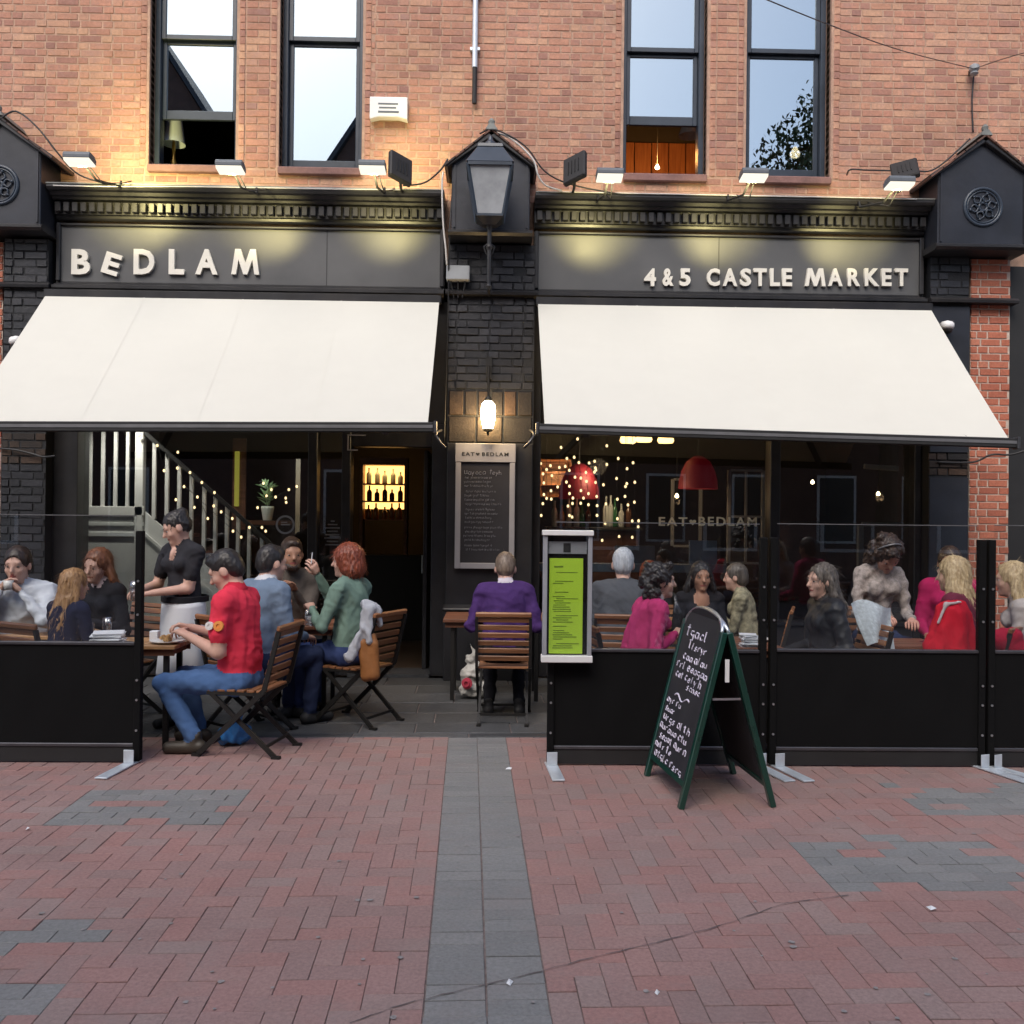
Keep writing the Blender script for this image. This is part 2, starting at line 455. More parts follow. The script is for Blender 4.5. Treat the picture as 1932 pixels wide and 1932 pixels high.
def herring(xa, xb, ya, yb, ox):
    nx0, nx1 = int(round((xa-ox)/CW)), int(round((xb-ox)/CW))
    ny0, ny1 = int(math.floor((ya)/CW)), int(round(yb/CW))
    done = set()
    for iy in range(ny0, ny1):
        for ix in range(nx0, nx1):
            if (ix, iy) in done: continue
            t = (ix-iy) % 4
            cells = {0: [(ix, iy), (ix+1, iy)], 1: [(ix-1, iy), (ix, iy)], 3: [(ix, iy), (ix, iy+1)], 2: [(ix, iy-1), (ix, iy)]}[t]
            ok = [c for c in cells if nx0 <= c[0] < nx1 and ny0 <= c[1] < ny1 and not in_patch(ox+(c[0]+.5)*CW, (c[1]+.5)*CW)]
            for c in ok: done.add(c)
            if ok:
                x0 = ox+min(c[0] for c in ok)*CW; x1 = ox+(max(c[0] for c in ok)+1)*CW
                y0 = min(c[1] for c in ok)*CW; y1 = (max(c[1] for c in ok)+1)*CW
                pieces.append((x0, x1, y0, min(y1, Y_EDGE), 0))
herring(-6.0, STRIP_X-STRIP_H, -8.6, Y_EDGE, STRIP_X-STRIP_H)
herring(STRIP_X+STRIP_H, 6.0, -8.6, Y_EDGE, STRIP_X+STRIP_H)
for p in patches:
    r = 0
    y = p[2]
    while y < p[3]-.02:
        x = p[0]-(CW if r % 2 else 0)
        while x < p[1]-.02:
            xa, xb = max(x, p[0]), min(x+2*CW, p[1])
            if xb-xa > .03: pieces.append((xa, xb, y, min(y+CW, p[3]), 1 if random.random() < (.86 if .2 < (xa-p[0])/(p[1]-p[0]) < .8 else .68) else 0))
            x += 2*CW
        y += CW; r += 1
y = Y_EDGE; r = 0
while y > -8.6:
    for k in range(2):
        xa = STRIP_X-STRIP_H+k*STRIP_H
        pieces.append((xa, xa+STRIP_H, y-CW, y, 1))
    y -= CW
def cam_d(p):
    return math.hypot((p[0]+p[1])/2*1.0, (p[2]+p[3])/2+9.6)
def seen(p):
    x, yy = (p[0]+p[1])/2, (p[2]+p[3])/2
    return yy > -6.50 and abs(x-.02*(yy+9.6)) < (yy+9.6)*.56-.05
full = [p for p in pieces if (p[1]-p[0])*(p[3]-p[2]) > .017 and seen(p)]
full.sort(key=cam_d)
single = set(full[:296])
pcache = {}
rest = MB()
for p in pieces:
    j = random.uniform(.0010, .0024)
    x0, x1, y0, y1 = p[0]+j, p[1]-j, p[2]+j, p[3]-j
    if x1-x0 < .01 or y1-y0 < .01: continue
    z = random.gauss(0, .0011); tl = (random.gauss(0, .006), random.gauss(0, .006)); tint = random.random()
    if p in single:
        key = (round(p[1]-p[0], 2), round(p[3]-p[2], 2), p[4])
        if key not in pcache:
            b = MB(); hx, hy = (x1-x0)/2, (y1-y0)/2
            paver_solid(b, -hx, hx, -hy, hy, 0, .0019, 0, 0)
            pcache[key] = b.mesh('paver', M['grey_paver'] if p[4] else M['red_paver'])
        o = inst('paver', pcache[key], pavement, ((x0+x1)/2, (y0+y1)/2, z), (tl[1], -tl[0], 0))
        o['tint'] = tint
    else:
        paver_solid(rest, x0, x1, y0, y1, z, .0019, p[4], tint, tl)
tag(rest.build('pavers', [M['red_paver'], M['grey_paver']], pavement, tint=True, fix=False), kind='stuff')
# dark stone flags of the terrace
y = Y_EDGE+.004; row = 0
scache = {}
while y < -.35:
    h = [.13, .34, .38, .42, .42, .42, .42][min(row, 6)]
    x = -6.5-random.random()*.4
    while x < 6.5:
        w = random.uniform(.42, .85) if row else random.uniform(.55, .95)
        b = MB(); paver_solid(b, -w/2+.004, w/2-.004, -h/2+.004, h/2-.004, 0, .006, 0, 0)
        o = b.build('stone_slab', M['slab'], terrace, (x+w/2, y+h/2, random.gauss(.002, .0015)), (random.gauss(0, .003), random.gauss(0, .003), 0))
        o['tint'] = random.random()
        x += w
    y += h; row += 1

ck = [G(u, v) for u, v in ((660, 1932), (760, 1897), (880, 1868), (1000, 1840), (1120, 1808), (1240, 1780), (1360, 1748), (1480, 1706), (1600, 1690))]
b = MB()
for i in range(len(ck)-1):
    (xa, ya), (xb, yb) = ck[i], ck[i+1]; n_ = 5
    for k in range(n_):
        p, q = [(xa+(xb-xa)*s+.004*math.sin(31*(i+s)), ya+(yb-ya)*s+.004*math.sin(17*(i+s))) for s in (k/n_, (k+1)/n_)]
        w_ = .0022+.0012*math.sin(9*(i+k/n_))
        b.add([(p[0], p[1]-w_, .0045), (q[0], q[1]-w_, .0045), (q[0], q[1]+w_, .0045), (p[0], p[1]+w_, .0045)], [(0, 1, 2, 3)])
tag(b.build('pavement_crack', mat('dark_crack', (.12,.10,.096), .9, .3, 20), fix=False), kind='structure')
for u, v, s_, lab in ((1757, 1716, .022, 'white scrap of paper on the paving at the lower right'), (962, 1857, .014, 'small white scrap on the grey paving strip'), (1240, 1876, .010, 'tiny pale scrap on the bricks right of the grey strip'), (960, 1452, .020, 'pale scrap beside the far end of the grey strip'), (52, 1566, .014, 'pale scrap on the bricks at the left before the screen')):
    x, y = G(u, v)
    q = MB().add([(-s_, -s_*.6, .0), (s_, -s_*.5, .003), (s_*.8, s_*.7, .010), (-s_*.9, s_*.6, .004), (0, 0, .014)], [(0, 1, 4), (1, 2, 4), (2, 3, 4), (3, 0, 4), (0, 3, 2, 1)])
    tag(q.build('paper_scrap', M['paper'], None, (x, y, .003), (0, 0, u*.7)), lab, 'litter')
gum = MB()
for k in range(55):
    u, v = random.uniform(0, 1932), random.uniform(1480, 1925); x, y = G(u, v); r_ = random.uniform(.006, .014); n_ = 8; ph = random.random()*6
    vs = [(x+r_*math.cos(ph+2*PI*i/n_)*random.uniform(.7, 1.1), y+r_*math.sin(ph+2*PI*i/n_)*random.uniform(.7, 1.1), .0042) for i in range(n_)]
    gum.add(vs+[(x, y, .0047)], [(i, (i+1) % n_, n_) for i in range(n_)])
tag(gum.build('gum_spots', mat('trodden_gum', (.27,.25,.245), .9, .4, 30), fix=False), 'flattened gum spots trodden into the paving', kind='stuff')

# ================================================================== BUILDING
bld = thing('brick_building', 'red brick building with black painted shopfronts and tall sash windows', 'building')
WIN = [(-3.57, -2.68), (-2.24, -1.385), (1.325, 2.20), (2.61, 3.50)]
ZS, ZH = 5.215, 7.95
wb = MB()
wb.box(-9.5, 10, .0045, .42, 4.3, ZS)
wb.box(-9.5, 10, .0045, .42, ZH, 9.0)
xs = [-9.5]+[v for w in WIN for v in w]+[10]
for i in range(0, len(xs), 2): wb.box(xs[i], xs[i+1], .0045, .42, ZS, ZH)
wall = wb.build('wall', M['mortar'], bld)

def brick_front(mb, x0, x1, z0, z1, y, ch=.004, back=.014, m=0, tint=0.0):
    vs = [(x0+ch, y, z0+ch), (x1-ch, y, z0+ch), (x1-ch, y, z1-ch), (x0+ch, y, z1-ch), (x0, y+back, z0), (x1, y+back, z0), (x1, y+back, z1), (x0, y+back, z1)]
    mb.add(vs, [(0, 1, 2, 3), (4, 5, 1, 0), (5, 6, 2, 1), (6, 7, 3, 2), (7, 4, 0, 3)], m, tint)
def courses(x0, x1, z0, z1, holes=(), pitch=.075, bl=.215, bh=.1025, jt=.010, off=0):
    out = []; r = 0; z = z0
    while z < z1-.02:
        x = x0-random.uniform(.0, .02)-(0 if r % 2 else (bl+jt)*.5+.02)-off
        st = r % 2
        k = 0
        while x < x1:
            L = bl if (k+st) % 2 == 0 else bh
            segs = [(max(x, x0), min(x+L, x1))]
            for hx0, hx1, hz0, hz1 in holes:
                if hz0 < z+pitch*.5 < hz1:
                    ns = []
                    for a, b in segs:
                        if b <= hx0 or a >= hx1: ns.append((a, b))
                        else:
                            if a < hx0: ns.append((a, hx0))
                            if b > hx1: ns.append((hx1, b))
                    segs = ns
            for a, b in segs:
                if b-a > .03: out.append((a, b, z+.005, min(z+pitch-.005, z1)))
            x += L+jt; k += 1
        z += pitch; r += 1
    return out
def lay(parent, name, rows, yface, matl, keep=0, pick=None, ch=.004, jit=.0016, tilt=.004):
    """bricks: those that pick() wants become sub-parts (up to keep), the rest one mesh"""
    cache = {}; st = MB(); n = 0
    for a, b, z0, z1 in rows:
        t = random.random(); y = yface+random.gauss(0, jit)
        ja, jb = random.uniform(0, .003), random.uniform(0, .003); a += ja; b -= jb
        if n < keep and (pick is None or pick(a, b, z0, z1)):
            key = (round((b-a)/.012), round((z1-z0)/.01))
            if key not in cache:
                q = MB(); brick_front(q, -(b-a)/2, (b-a)/2, -(z1-z0)/2, (z1-z0)/2, 0, ch)
                cache[key] = q.mesh(name, matl)
            o = inst(name, cache[key], parent, ((a+b)/2, y, (z0+z1)/2), (random.gauss(0, tilt), random.gauss(0, tilt), random.gauss(0, tilt)))
            o['tint'] = t; n += 1
        else:
            brick_front(st, a, b, z0, z1, y, ch, tint=t)
    if st.v: tag(st.build(name+'s', matl, parent, tint=True, fix=False), kind='stuff')
BN = .085                                     # bullnose jamb brick width
holes = [(w[0]-BN, w[1]+BN, ZS-.0, ZH) for w in WIN]
holes += [(WIN[0][1]-.01, WIN[1][0]+.01, ZS, ZH), (WIN[2][1]-.01, WIN[3][0]+.01, ZS, ZH)]
rows = courses(-6.4, 6.8, 4.90, 8.2, holes)
lay(wall, 'brick', rows, 0.0, M['brick'], 298, lambda a, b, z0, z1: -1.25 < a and b < 1.2 and 5.35 < z0 < 7.1 and b-a > .09, jit=.0011, tilt=.003)
# rounded jamb bricks beside the sashes
def jamb(mb, xe, s, z0, z1, tint, w=BN, d=.15, r=.055):
    """bullnose brick: xe = opening edge, s = +1 when the opening is on the +x side"""
    pts = [(xe-s*w, -.004), (xe-s*r, -.004)]
    for k in range(1, 5):
        a = k/4*PI/2
        pts.append((xe-s*r+s*r*math.sin(a), -.004+r-r*math.cos(a)))
    pts += [(xe, d), (xe-s*w, d)]
    if s < 0: pts = pts[::-1]
    mb.prism_z(pts, z0, z1, 0, tint)
jb = MB()
for w in WIN:
    for xe, s in ((w[0], 1), (w[1], -1)):
        z = ZS+.002
        while z < ZH:
            jamb(jb, xe, s, z+.004, z+.071, random.random()); z += .075
for a, b in ((WIN[0][1]+BN+.012, WIN[1][0]-BN-.012), (WIN[2][1]+BN+.012, WIN[3][0]-BN-.012)):
    z = ZS+.002; k = 0
    while z < ZH:
        cut = [a, b] if k % 2 else [a, a+(b-a)*.5, b]
        for i in range(len(cut)-1):
            brick_front(jb, cut[i]+.004, cut[i+1]-.004, z+.004, z+.071, -.001, tint=random.random())
        z += .075; k += 1
tag(jb.build('jamb_bricks', M['brick'], wall, tint=True), kind='stuff')

# ---- sash windows
M['sill'] = mat('red_sandstone_sill', (.23,.125,.11), .85, .25, 8, .4, 50)
def sash_window(x0, x1, zrail, zlow, raised, label):
    fr = MB()
    yf = .16
    fr.box(x0, x0+.055, yf, yf+.14, ZS+.05, ZH); fr.box(x1-.055, x1, yf, yf+.14, ZS+.05, ZH)
    fr.box(x0+.055, x1-.055, yf+.002, yf+.14, ZH-.07, ZH)
    w = fr.build('window', M['navy'], bld, bevel=.006)
    w['label'] = label
    a, b = x0+.055, x1-.055
    up = MB(); y = yf+.025
    for q in ((a, a+.045), (b-.045, b)): up.box(q[0], q[1], y, y+.04, zrail, ZH-.07)
    up.box(a+.045, b-.045, y+.001, y+.04, zrail, zrail+.05); up.box(a+.045, b-.045, y+.001, y+.04, ZH-.13, ZH-.072)
    up.build('sash', M['navy'], w, bevel=.004)
    inst('pane', MB().box(a+.045, b-.045, y+.018, y+.022, zrail+.05, ZH-.13).mesh('pane', M['pane_up']), w)
    lo = MB(); y = yf+.072
    for q in ((a, a+.045), (b-.045, b)): lo.box(q[0], q[1], y, y+.04, zlow, zrail+.02)
    lo.box(a+.045, b-.045, y+.001, y+.04, zlow, zlow+.095); lo.box(a+.045, b-.045, y+.001, y+.04, zrail-.035, zrail+.018)
    lo.build('sash', M['navy'], w, bevel=.004)
    inst('pane', MB().box(a+.045, b-.045, y+.018, y+.022, zlow+.095, zrail-.035).mesh('pane', M['pane_up']), w)
    sl = MB().prism_x([(-.05, ZS-.07), (.30, ZS-.07), (.30, ZS+.05), (.15, ZS+.05), (-.05, ZS+.005)], x0-.03+.034, x1+.03-.034)
    sl.build('sill', M['sill'], w, bevel=.008)
    bx = MB(); bx.box(x0, x1, yf+.001, yf+.14, ZS+.051, ZS+.085); bx.build('sill_board', M['navy'], w)
sash_window(*WIN[0], 6.625, 5.80, True, 'sash window with its lower sash raised over a pale lamp shade')
sash_window(*WIN[1], 6.635, 5.30, False, 'closed sash window beside the white wall box')
sash_window(*WIN[2], 6.60, 5.84, True, 'sash window with its lower sash raised over a warm lit room')
sash_window(*WIN[3], 6.615, 5.30, False, 'closed sash window above the third wash light from the lantern')
# rooms behind the sashes
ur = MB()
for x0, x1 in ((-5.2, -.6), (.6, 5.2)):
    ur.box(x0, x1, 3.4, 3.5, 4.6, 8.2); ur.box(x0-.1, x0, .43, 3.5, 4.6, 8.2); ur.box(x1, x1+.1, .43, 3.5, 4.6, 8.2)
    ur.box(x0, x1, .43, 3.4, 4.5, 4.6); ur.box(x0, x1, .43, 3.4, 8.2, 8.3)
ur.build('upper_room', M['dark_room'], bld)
wp = MB()
for k in range(16):
    wp.box(.75+k*.24, .75+k*.24+.225, 3.30+.006*(k % 2), 3.39, 4.62, 6.9)
wp.build('wood_panelling', wood_mat('lit_wood_panelling', (.18,.06,.025), (.32,.13,.05), .5, axis=2), bld)

# ---- cornice and fascia over each shop
CORN = [(y_*.88, z_) for y_, z_ in [(0, 4.60), (-.14, 4.60), (-.165, 4.62), (-.17, 4.645), (-.20, 4.648), (-.20, 4.775), (-.27, 4.778), (-.28, 4.80), (-.33, 4.805), (-.345, 4.835), (-.40, 4.84), (-.42, 4.862), (-.42, 4.885), (0, 4.915)]]
FZ0, FZ1 = 3.955, 4.575
def text_mesh(body, w, h, depth=.02, bold=.02, matl=None, name='letter', bev=.0, spacing=1.0):
    """lettering scaled to w x h metres, standing in the XZ plane, face towards -y, origin at its lower left"""
    cu = bpy.data.curves.new('lettering', 'FONT'); cu.body = body; cu.size = 1; cu.extrude = .05; cu.offset = bold
    cu.space_character = spacing; cu.resolution_u = 3
    o = bpy.data.objects.new('lettering', cu); COL.objects.link(o)
    dg = bpy.context.evaluated_depsgraph_get(); dg.update()
    me = bpy.data.meshes.new_from_object(o.evaluated_get(dg))
    bpy.data.objects.remove(o); bpy.data.curves.remove(cu)
    n = len(me.vertices); co = np.empty(n*3, 'f'); me.vertices.foreach_get('co', co); co = co.reshape(-1, 3)
    mn, mx = co.min(0), co.max(0)
    sx = w/(mx[0]-mn[0]); sz = h/(mx[1]-mn[1]) if h else sx
    out = np.stack([(co[:, 0]-mn[0])*sx, -(co[:, 2]-mn[2])/max(1e-6, mx[2]-mn[2])*depth, (co[:, 1]-mn[1])*sz], 1)
    me.vertices.foreach_set('co', out.astype('f').ravel())
    me.materials.clear(); me.materials.append(matl or M['letter'])
    me.name = name; me.update()
    return me
M_SHAPE = [(0, 0), (.17, 0), (.25, .58), (.43, 0), (.57, 0), (.75, .58), (.83, 0), (1, 0), (.87, 1), (.67, 1), (.5, .45), (.33, 1), (.13, 1)]
lcache = {}
def letters(parent, specs, v0, v1, Y):
    for ch, u0, u1, *rest_ in specs:
        rot = rest_[0] if rest_ else 0
        xa, za = W(u0, v1, Y); xb, zb = W(u1, v0, Y)
        key = ch+str(round(v1-v0))
        if key not in lcache: lcache[key] = MB().prism_y([(a*(xb-xa), b*(zb-za)) for a, b in M_SHAPE], -.035, 0).mesh('letter', M['letter']) if ch == 'M' else text_mesh(ch, xb-xa, zb-za, .035, .035)
        o = inst('letter', lcache[key], parent, (xa, Y, za), (0, rot, 0))
for side, (x0, x1) in enumerate(((-4.43, -.51), (.405, 4.43))):
    c = MB().prism_x(CORN, x0, x1).build('cornice', M['black_paint'], bld)
    inst('lead_flashing', MB().prism_x([(-.376, 4.889), (-.376, 4.900), (0, 4.93), (0, 4.918)], x0, x1).mesh('lead_flashing', M['lead']), c)
    dm = MB().box(-.029, .029, -.232, -.1765, -.048, .048).mesh('dentil', M['black_paint'], bevel=.005)
    n = 46
    for k in range(n):
        inst('dentil', dm, c, (x0+.05+k*(x1-x0-.1)/(n-1), 0, 4.71), (0, random.gauss(0, .01), 0))
    f = MB()
    f.box(x0, x1, -.12, 0, FZ0, FZ1)
    fb = f.build('fascia', M['fascia_grey'], bld)
    fr = MB()
    for q in ((x0+.004, x0+.045), (x1-.045, x1-.004)):
        fr.box(q[0], q[1], -.155, -.118, FZ0+.03, FZ1-.002)
    fr.box(x0+.045, x1-.045, -.135, -.119, FZ0+.002, FZ0+.028); fr.box(x0+.045, x1-.045, -.15, -.119, FZ1-.03, FZ1-.004)
    sx_ = x0+2.72 if side == 0 else x0+1.9
    fr.build('fascia_frame', M['black_paint'], fb, bevel=.006)
    inst('board_joint', MB().box(sx_, sx_+.006, -.1225, -.119, FZ0+.03, FZ1-.03).mesh('board_joint', M['black_matt']), fb)
    inst('moulding', MB().prism_x([(0, 3.865), (-.20, 3.865), (-.235, 3.895), (-.235, 3.925), (-.19, 3.932), (-.17, 3.953), (0, 3.953)], x0, x1).mesh('moulding', M['black_paint']), fb)
    if side == 0:
        letters(fb, [('B', 137, 173), ('D', 254, 294), ('L', 320, 350), ('A', 370, 413), ('M', 438, 491)], 472, 519, -.121)
        letters(fb, [('E', 192, 224, .29)], 474, 514, -.121)
        fb['label'] = 'grey fascia lettered BEDLAM'
    else:
        letters(fb, [('4', 1214, 1237), ('&', 1249, 1270), ('5', 1281, 1302), ('C', 1332, 1357), ('A', 1362, 1390), ('S', 1395, 1416), ('T', 1420, 1445), ('L', 1451, 1470), ('E', 1474, 1493),
                     ('M', 1517, 1556), ('A', 1560, 1590), ('R', 1597, 1621), ('K', 1629, 1657), ('E', 1661, 1683), ('T', 1686, 1709)], 508, 541, -.121)
        fb['label'] = 'grey fascia lettered 4&5 CASTLE MARKET'

# ---- gabled console blocks on the piers
def roundel(cx, y, cz, R):
    b = MB(); n = 28
    def ring(r0, rr):
        vs = []; fs = []
        for i in range(n):
            a = 2*PI*i/n
            for k in range(6):
                t = 2*PI*k/6; r = r0+rr*math.cos(t)
                vs.append((cx+r*math.cos(a), y-rr*math.sin(t)-.004, cz+r*math.sin(a)))
        for i in range(n):
            for k in range(6):
                fs.append((i*6+k, ((i+1) % n)*6+k, ((i+1) % n)*6+(k+1) % 6, i*6+(k+1) % 6))
        b.add(vs, fs)
    ring(R, .018); ring(R*.86, .010); ring(R*.22, .016)
    for i in range(6):
        a = 2*PI*i/6+.2
        for s in (-1, 1):
            pts = []
            for t in np.linspace(0, 1, 8):
                r = R*(.25+.45*t); aa = a+s*.42*math.sin(t*PI)
                pts.append((cx+r*math.cos(aa), y-.012, cz+r*math.sin(aa)))
            b.tube(pts, [.012-.006*t for t in np.linspace(0, 1, 8)], 6)
        b.tube([(cx+R*.7*math.cos(a), y-.012, cz+R*.7*math.sin(a)), (cx+R*.78*math.cos(a+.12), y-.015, cz+R*.78*math.sin(a+.12))], [.018, .008], 6)
    return b
def gablet(cx, hw, ew, zb, ze, za, yf, has_roundel, label):
    b = MB(); ov = .05
    sl = (za-ze)/ew
    zs = za-.05-hw*sl
    b.prism_y([(cx-hw, zb), (cx+hw, zb), (cx+hw, zs), (cx, za-.05), (cx-hw, zs)], yf, .004)
    g = b.build('gablet', M['blue_black'], bld, bevel=.008); g['label'] = label
    rf = MB()
    for s in (-1, 1):
        L = math.hypot(ew, za-ze); ang = math.atan2(za-ze, ew)
        Mx = Matrix.Translation((cx, 0, za)) @ Matrix.Rotation(s*ang, 4, 'Y')
        if s > 0: rf.box(0, L, yf-ov, .0, -.075, -.032, M=Mx)
        else: rf.box(-L, 0, yf-ov, .0, -.075, -.032, M=Mx)
        nt = 5
        for k in range(nt):
            for r in range(3):
                q = MB(); d = (-yf+ov+.02)/3
                x0 = k*L/nt-.01
                y0 = yf-ov-.02+r*d+.003
                q.box(x0 if s > 0 else -(x0+L/nt+.02), (x0+L/nt+.02) if s > 0 else -x0, y0, y0+d-.006, -.031, -.012, M=Mx @ Matrix.Rotation(s*.05, 4, 'Y'))
                o = q.build('roof_tile', M['roof_tile'], g, bevel=.003); o['tint'] = random.random()
    rf.build('roof', M['black_paint'], g, bevel=.006)
    q = MB()
    q.prism_y([(cx-.06, za-.03), (cx+.06, za-.03), (cx+.025, za+.025), (cx-.025, za+.025)], yf-ov-.02, 0)
    q.lathe([(.0, .02), (.03, .03), (.034, .06), (.018, .085), (.0, .095)], 10, c=(cx, yf-.03, za), cap=False)
    q.build('ridge', M['lead'], g)
    q = MB().prism_x([(yf-.045, zb-.028), (yf-.045, zb-.006), (yf-.01, zb+.012), (0, zb+.012), (0, zb-.05), (yf-.01, zb-.05)], cx-hw-.03, cx+hw+.03)
    q.build('ledge', M['black_paint'], g)
    if has_roundel: roundel(cx, yf, (zb+zs)/2+.01, .185).build('roundel', M['navy'], g, smooth=True)
    else:
        pass
    fr = MB(); t = .02
    for x_ in (cx-hw+.02, cx+hw-.02-t): fr.box(x_, x_+t, yf-.012, yf+.002, zb+.03, zs-.03)
    fr.build('corner_bead', M['blue_black'], g)
gablet(-4.86, .404, .565, 4.454, 5.15, 5.534, -.42, True, 'gabled block with a round emblem at the left end of the shopfront')
gablet(-.043, .388, .48, 4.48, 5.15, 5.494, -.42, False, 'gabled block behind the street lantern')
gablet(4.889, .454, .58, 4.424, 5.13, 5.534, -.42, True, 'gabled block with a round emblem above the red brick pier')

# ---- piers
def pier(x0, x1, zt, yf, label, core='black_mortar'):
    q = MB().box(x0, x1, yf+.009, .0, 0, zt)
    p = q.build('pier', M[core], bld); p['label'] = label
    return p
pl = pier(-4.905, -4.47, 4.38, -.22, 'black painted brick pier at the left end')
lay(pl, 'brick', courses(-4.905, -4.47, 2.46, 4.38, pitch=.078), -.22, M['black_brick'], 160, jit=.004, tilt=.012)
lay(pl, 'brick', courses(-4.905, -4.47, .02, 2.12, pitch=.078), -.22, M['black_brick'], 130, jit=.004, tilt=.012)
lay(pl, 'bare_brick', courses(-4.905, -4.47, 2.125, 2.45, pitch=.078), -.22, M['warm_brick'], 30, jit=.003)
pc = pier(-.46, .415, 4.41, -.20, 'black painted brick pier between the two shops')
lay(pc, 'brick', courses(-.46, .415, 2.94, 4.40, pitch=.0775), -.20, M['black_brick'], 295, jit=.0045, tilt=.014)
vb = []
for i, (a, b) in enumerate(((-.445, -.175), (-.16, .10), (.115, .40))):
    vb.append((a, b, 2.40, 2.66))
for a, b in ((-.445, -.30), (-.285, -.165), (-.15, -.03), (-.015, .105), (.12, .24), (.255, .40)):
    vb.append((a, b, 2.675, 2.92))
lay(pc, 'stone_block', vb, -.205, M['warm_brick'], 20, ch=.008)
q = MB()
q.box(-.455, .41, -.235, -.19, 0.02, 2.385); q.box(-.47, .425, -.30, -.236, 0, .70); q.prism_x([(-.236, .70), (-.315, .70), (-.315, .725), (-.236, .765)], -.48, .435)
q.build('panel', M['black_paint'], pc, bevel=.008)
pr = pier(4.473, 4.875, 4.37, -.20, 'black painted pier beside the red brick pier')
lay(pr, 'brick', courses(4.473, 4.875, 3.97, 4.37, pitch=.078), -.20, M['black_brick'], 60, jit=.005, tilt=.014)
MB().box(4.474, 4.874, -.215, -.190, 2.36, 3.85).build('panel', M['blue_black'], pr)
MB().box(4.474, 4.874, -.215, -.190, .02, 2.10).build('panel', M['blue_black'], pr)
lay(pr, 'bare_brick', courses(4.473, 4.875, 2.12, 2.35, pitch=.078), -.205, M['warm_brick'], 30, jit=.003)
for x0, x1, lab in ((4.915, 5.325, 'red brick pier beside the right hand shop'), (-5.33, -4.945, 'red brick pier at the left picture edge')):
    p = MB().box(x0, x1, -.151, 0, 0, 4.36).build('pier', M['white_mortar'], bld); p['label'] = lab
    lay(p, 'brick', courses(x0, x1, .02, 4.36, pitch=.0765, bl=.2), -.16, M['red_brick'], 290)
for cx, x0, x1 in ((-4.82, -5.36, -4.44), (-.043, -.49, .44), (4.85, 4.45, 5.36)):
    MB().prism_x([(0, 3.885), (-.27, 3.885), (-.275, 3.91), (-.24, 3.94), (0, 3.945)], x0, x1).build('pier_ledge', M['black_paint'], bld)
for q0, q1 in ((5.34, 10), (-9.5, -5.35)): MB().box(q0, q1, -.12, .3, 0, 4.3).build('neighbour_front', M['black_matt'], bld)

# ---- shop windows and door
sf = MB()
sf.box(-4.47, -4.22, -.06, .22, 0, 3.865)                 # left jamb
sf.box(-4.22, -.46, .0, .22, 2.60, 3.865)                 # transom boards
sf.box(-4.22, -1.50, -.02, .22, 0, .50)                   # stall riser
sf.box(-4.22, -1.50, -.05, .16, .502, .535)
sf.box(-1.895, -1.80, -.01, .16, .54, 2.598)
sf.box(-1.545, -1.455, -.03, .2, 0, 2.598)
sf.box(-.62, -.462, -.03, .2, 0, 2.598)
sf.box(-1.455, -.62, .01, .2, 2.36, 2.598)
shopf = sf.build('shopfront', M['black_paint'], bld, bevel=.006); shopf['label'] = 'black timber shopfront with the open doorway'
inst('pane', MB().box(-4.22, -1.895, .085, .095, .535, 2.60).mesh('pane', M['pane_shop']), shopf)
inst('pane', MB().box(-1.80, -1.545, .085, .095, .535, 2.60).mesh('pane', M['pane_shop']), shopf)
sf = MB()
sf.box(.415, .50, -.06, .22, 0, 3.865)
sf.box(.50, 4.472, .0, .22, 2.62, 3.865)
sf.box(.50, 4.40, -.02, .22, 0, .55)
sf.box(.50, 4.40, -.06, .16, .552, .59)
sf.box(2.895, 3.0, -.02, .17, .592, 2.618)
sf.box(4.40, 4.472, -.04, .22, 0, 2.618)
shopr = sf.build('shopfront', M['black_paint'], bld, bevel=.006); shopr['label'] = 'black timber shopfront with two wide windows'
inst('pane', MB().box(.50, 2.895, .085, .095, .59, 2.62).mesh('pane', M['pane_shop']), shopr)
inst('pane', MB().box(3.0, 4.40, .085, .095, .59, 2.62).mesh('pane', M['pane_shop']), shopr)
x0, z0 = W(1243, 992, .08); x1, z1 = W(1428, 976, .08)
for word, ua, ub in (('EAT', 1243, 1297), ('BEDLAM', 1318, 1428)):
    xa, za = W(ua, 992, .08); xb, zb = W(ub, 976, .08)
    inst('lettering', text_mesh(word, xb-xa, zb-za, .003, .02, M['gold_letter'], spacing=1.25), shopr, (xa, .082, za))
hx, hz = W(1307, 985, .08)
hp = [(hx+.036*1.0*(16*math.sin(t)**3)/16, hz+.034*(13*math.cos(t)-5*math.cos(2*t)-2*math.cos(3*t)-math.cos(4*t))/16) for t in np.linspace(0, 2*PI, 20, endpoint=False)]
inst('lettering', MB().prism_y(hp[::-1], .079, .082).mesh('heart', M['gold_letter']), shopr)
# open door leaf turned into the room
dl = MB()
dl.box(-.72, -.675, .22, 1.02, .02, 2.34)
door = dl.build('door', M['black_paint'], bld, bevel=.006); door['label'] = 'black door standing open into the bar'
inst('door_panel', MB().box(-.728, -.718, .34, .90, .25, .95).mesh('door_panel', M['black_matt'], bevel=.004), door)
inst('door_panel', MB().box(-.728, -.718, .34, .90, 1.10, 2.15).mesh('door_panel', M['black_matt'], bevel=.004), door)
inst('handle', MB().tube([(-.73, .95, 1.0), (-.78, .95, 1.0), (-.78, .95, 1.2), (-.73, .95, 1.2)], .01, 8).mesh('handle', M['alu']), door)
MB().box(-1.455, -.62, -.10, .30, -.005, .03).build('doorstep', M['slab'], bld)

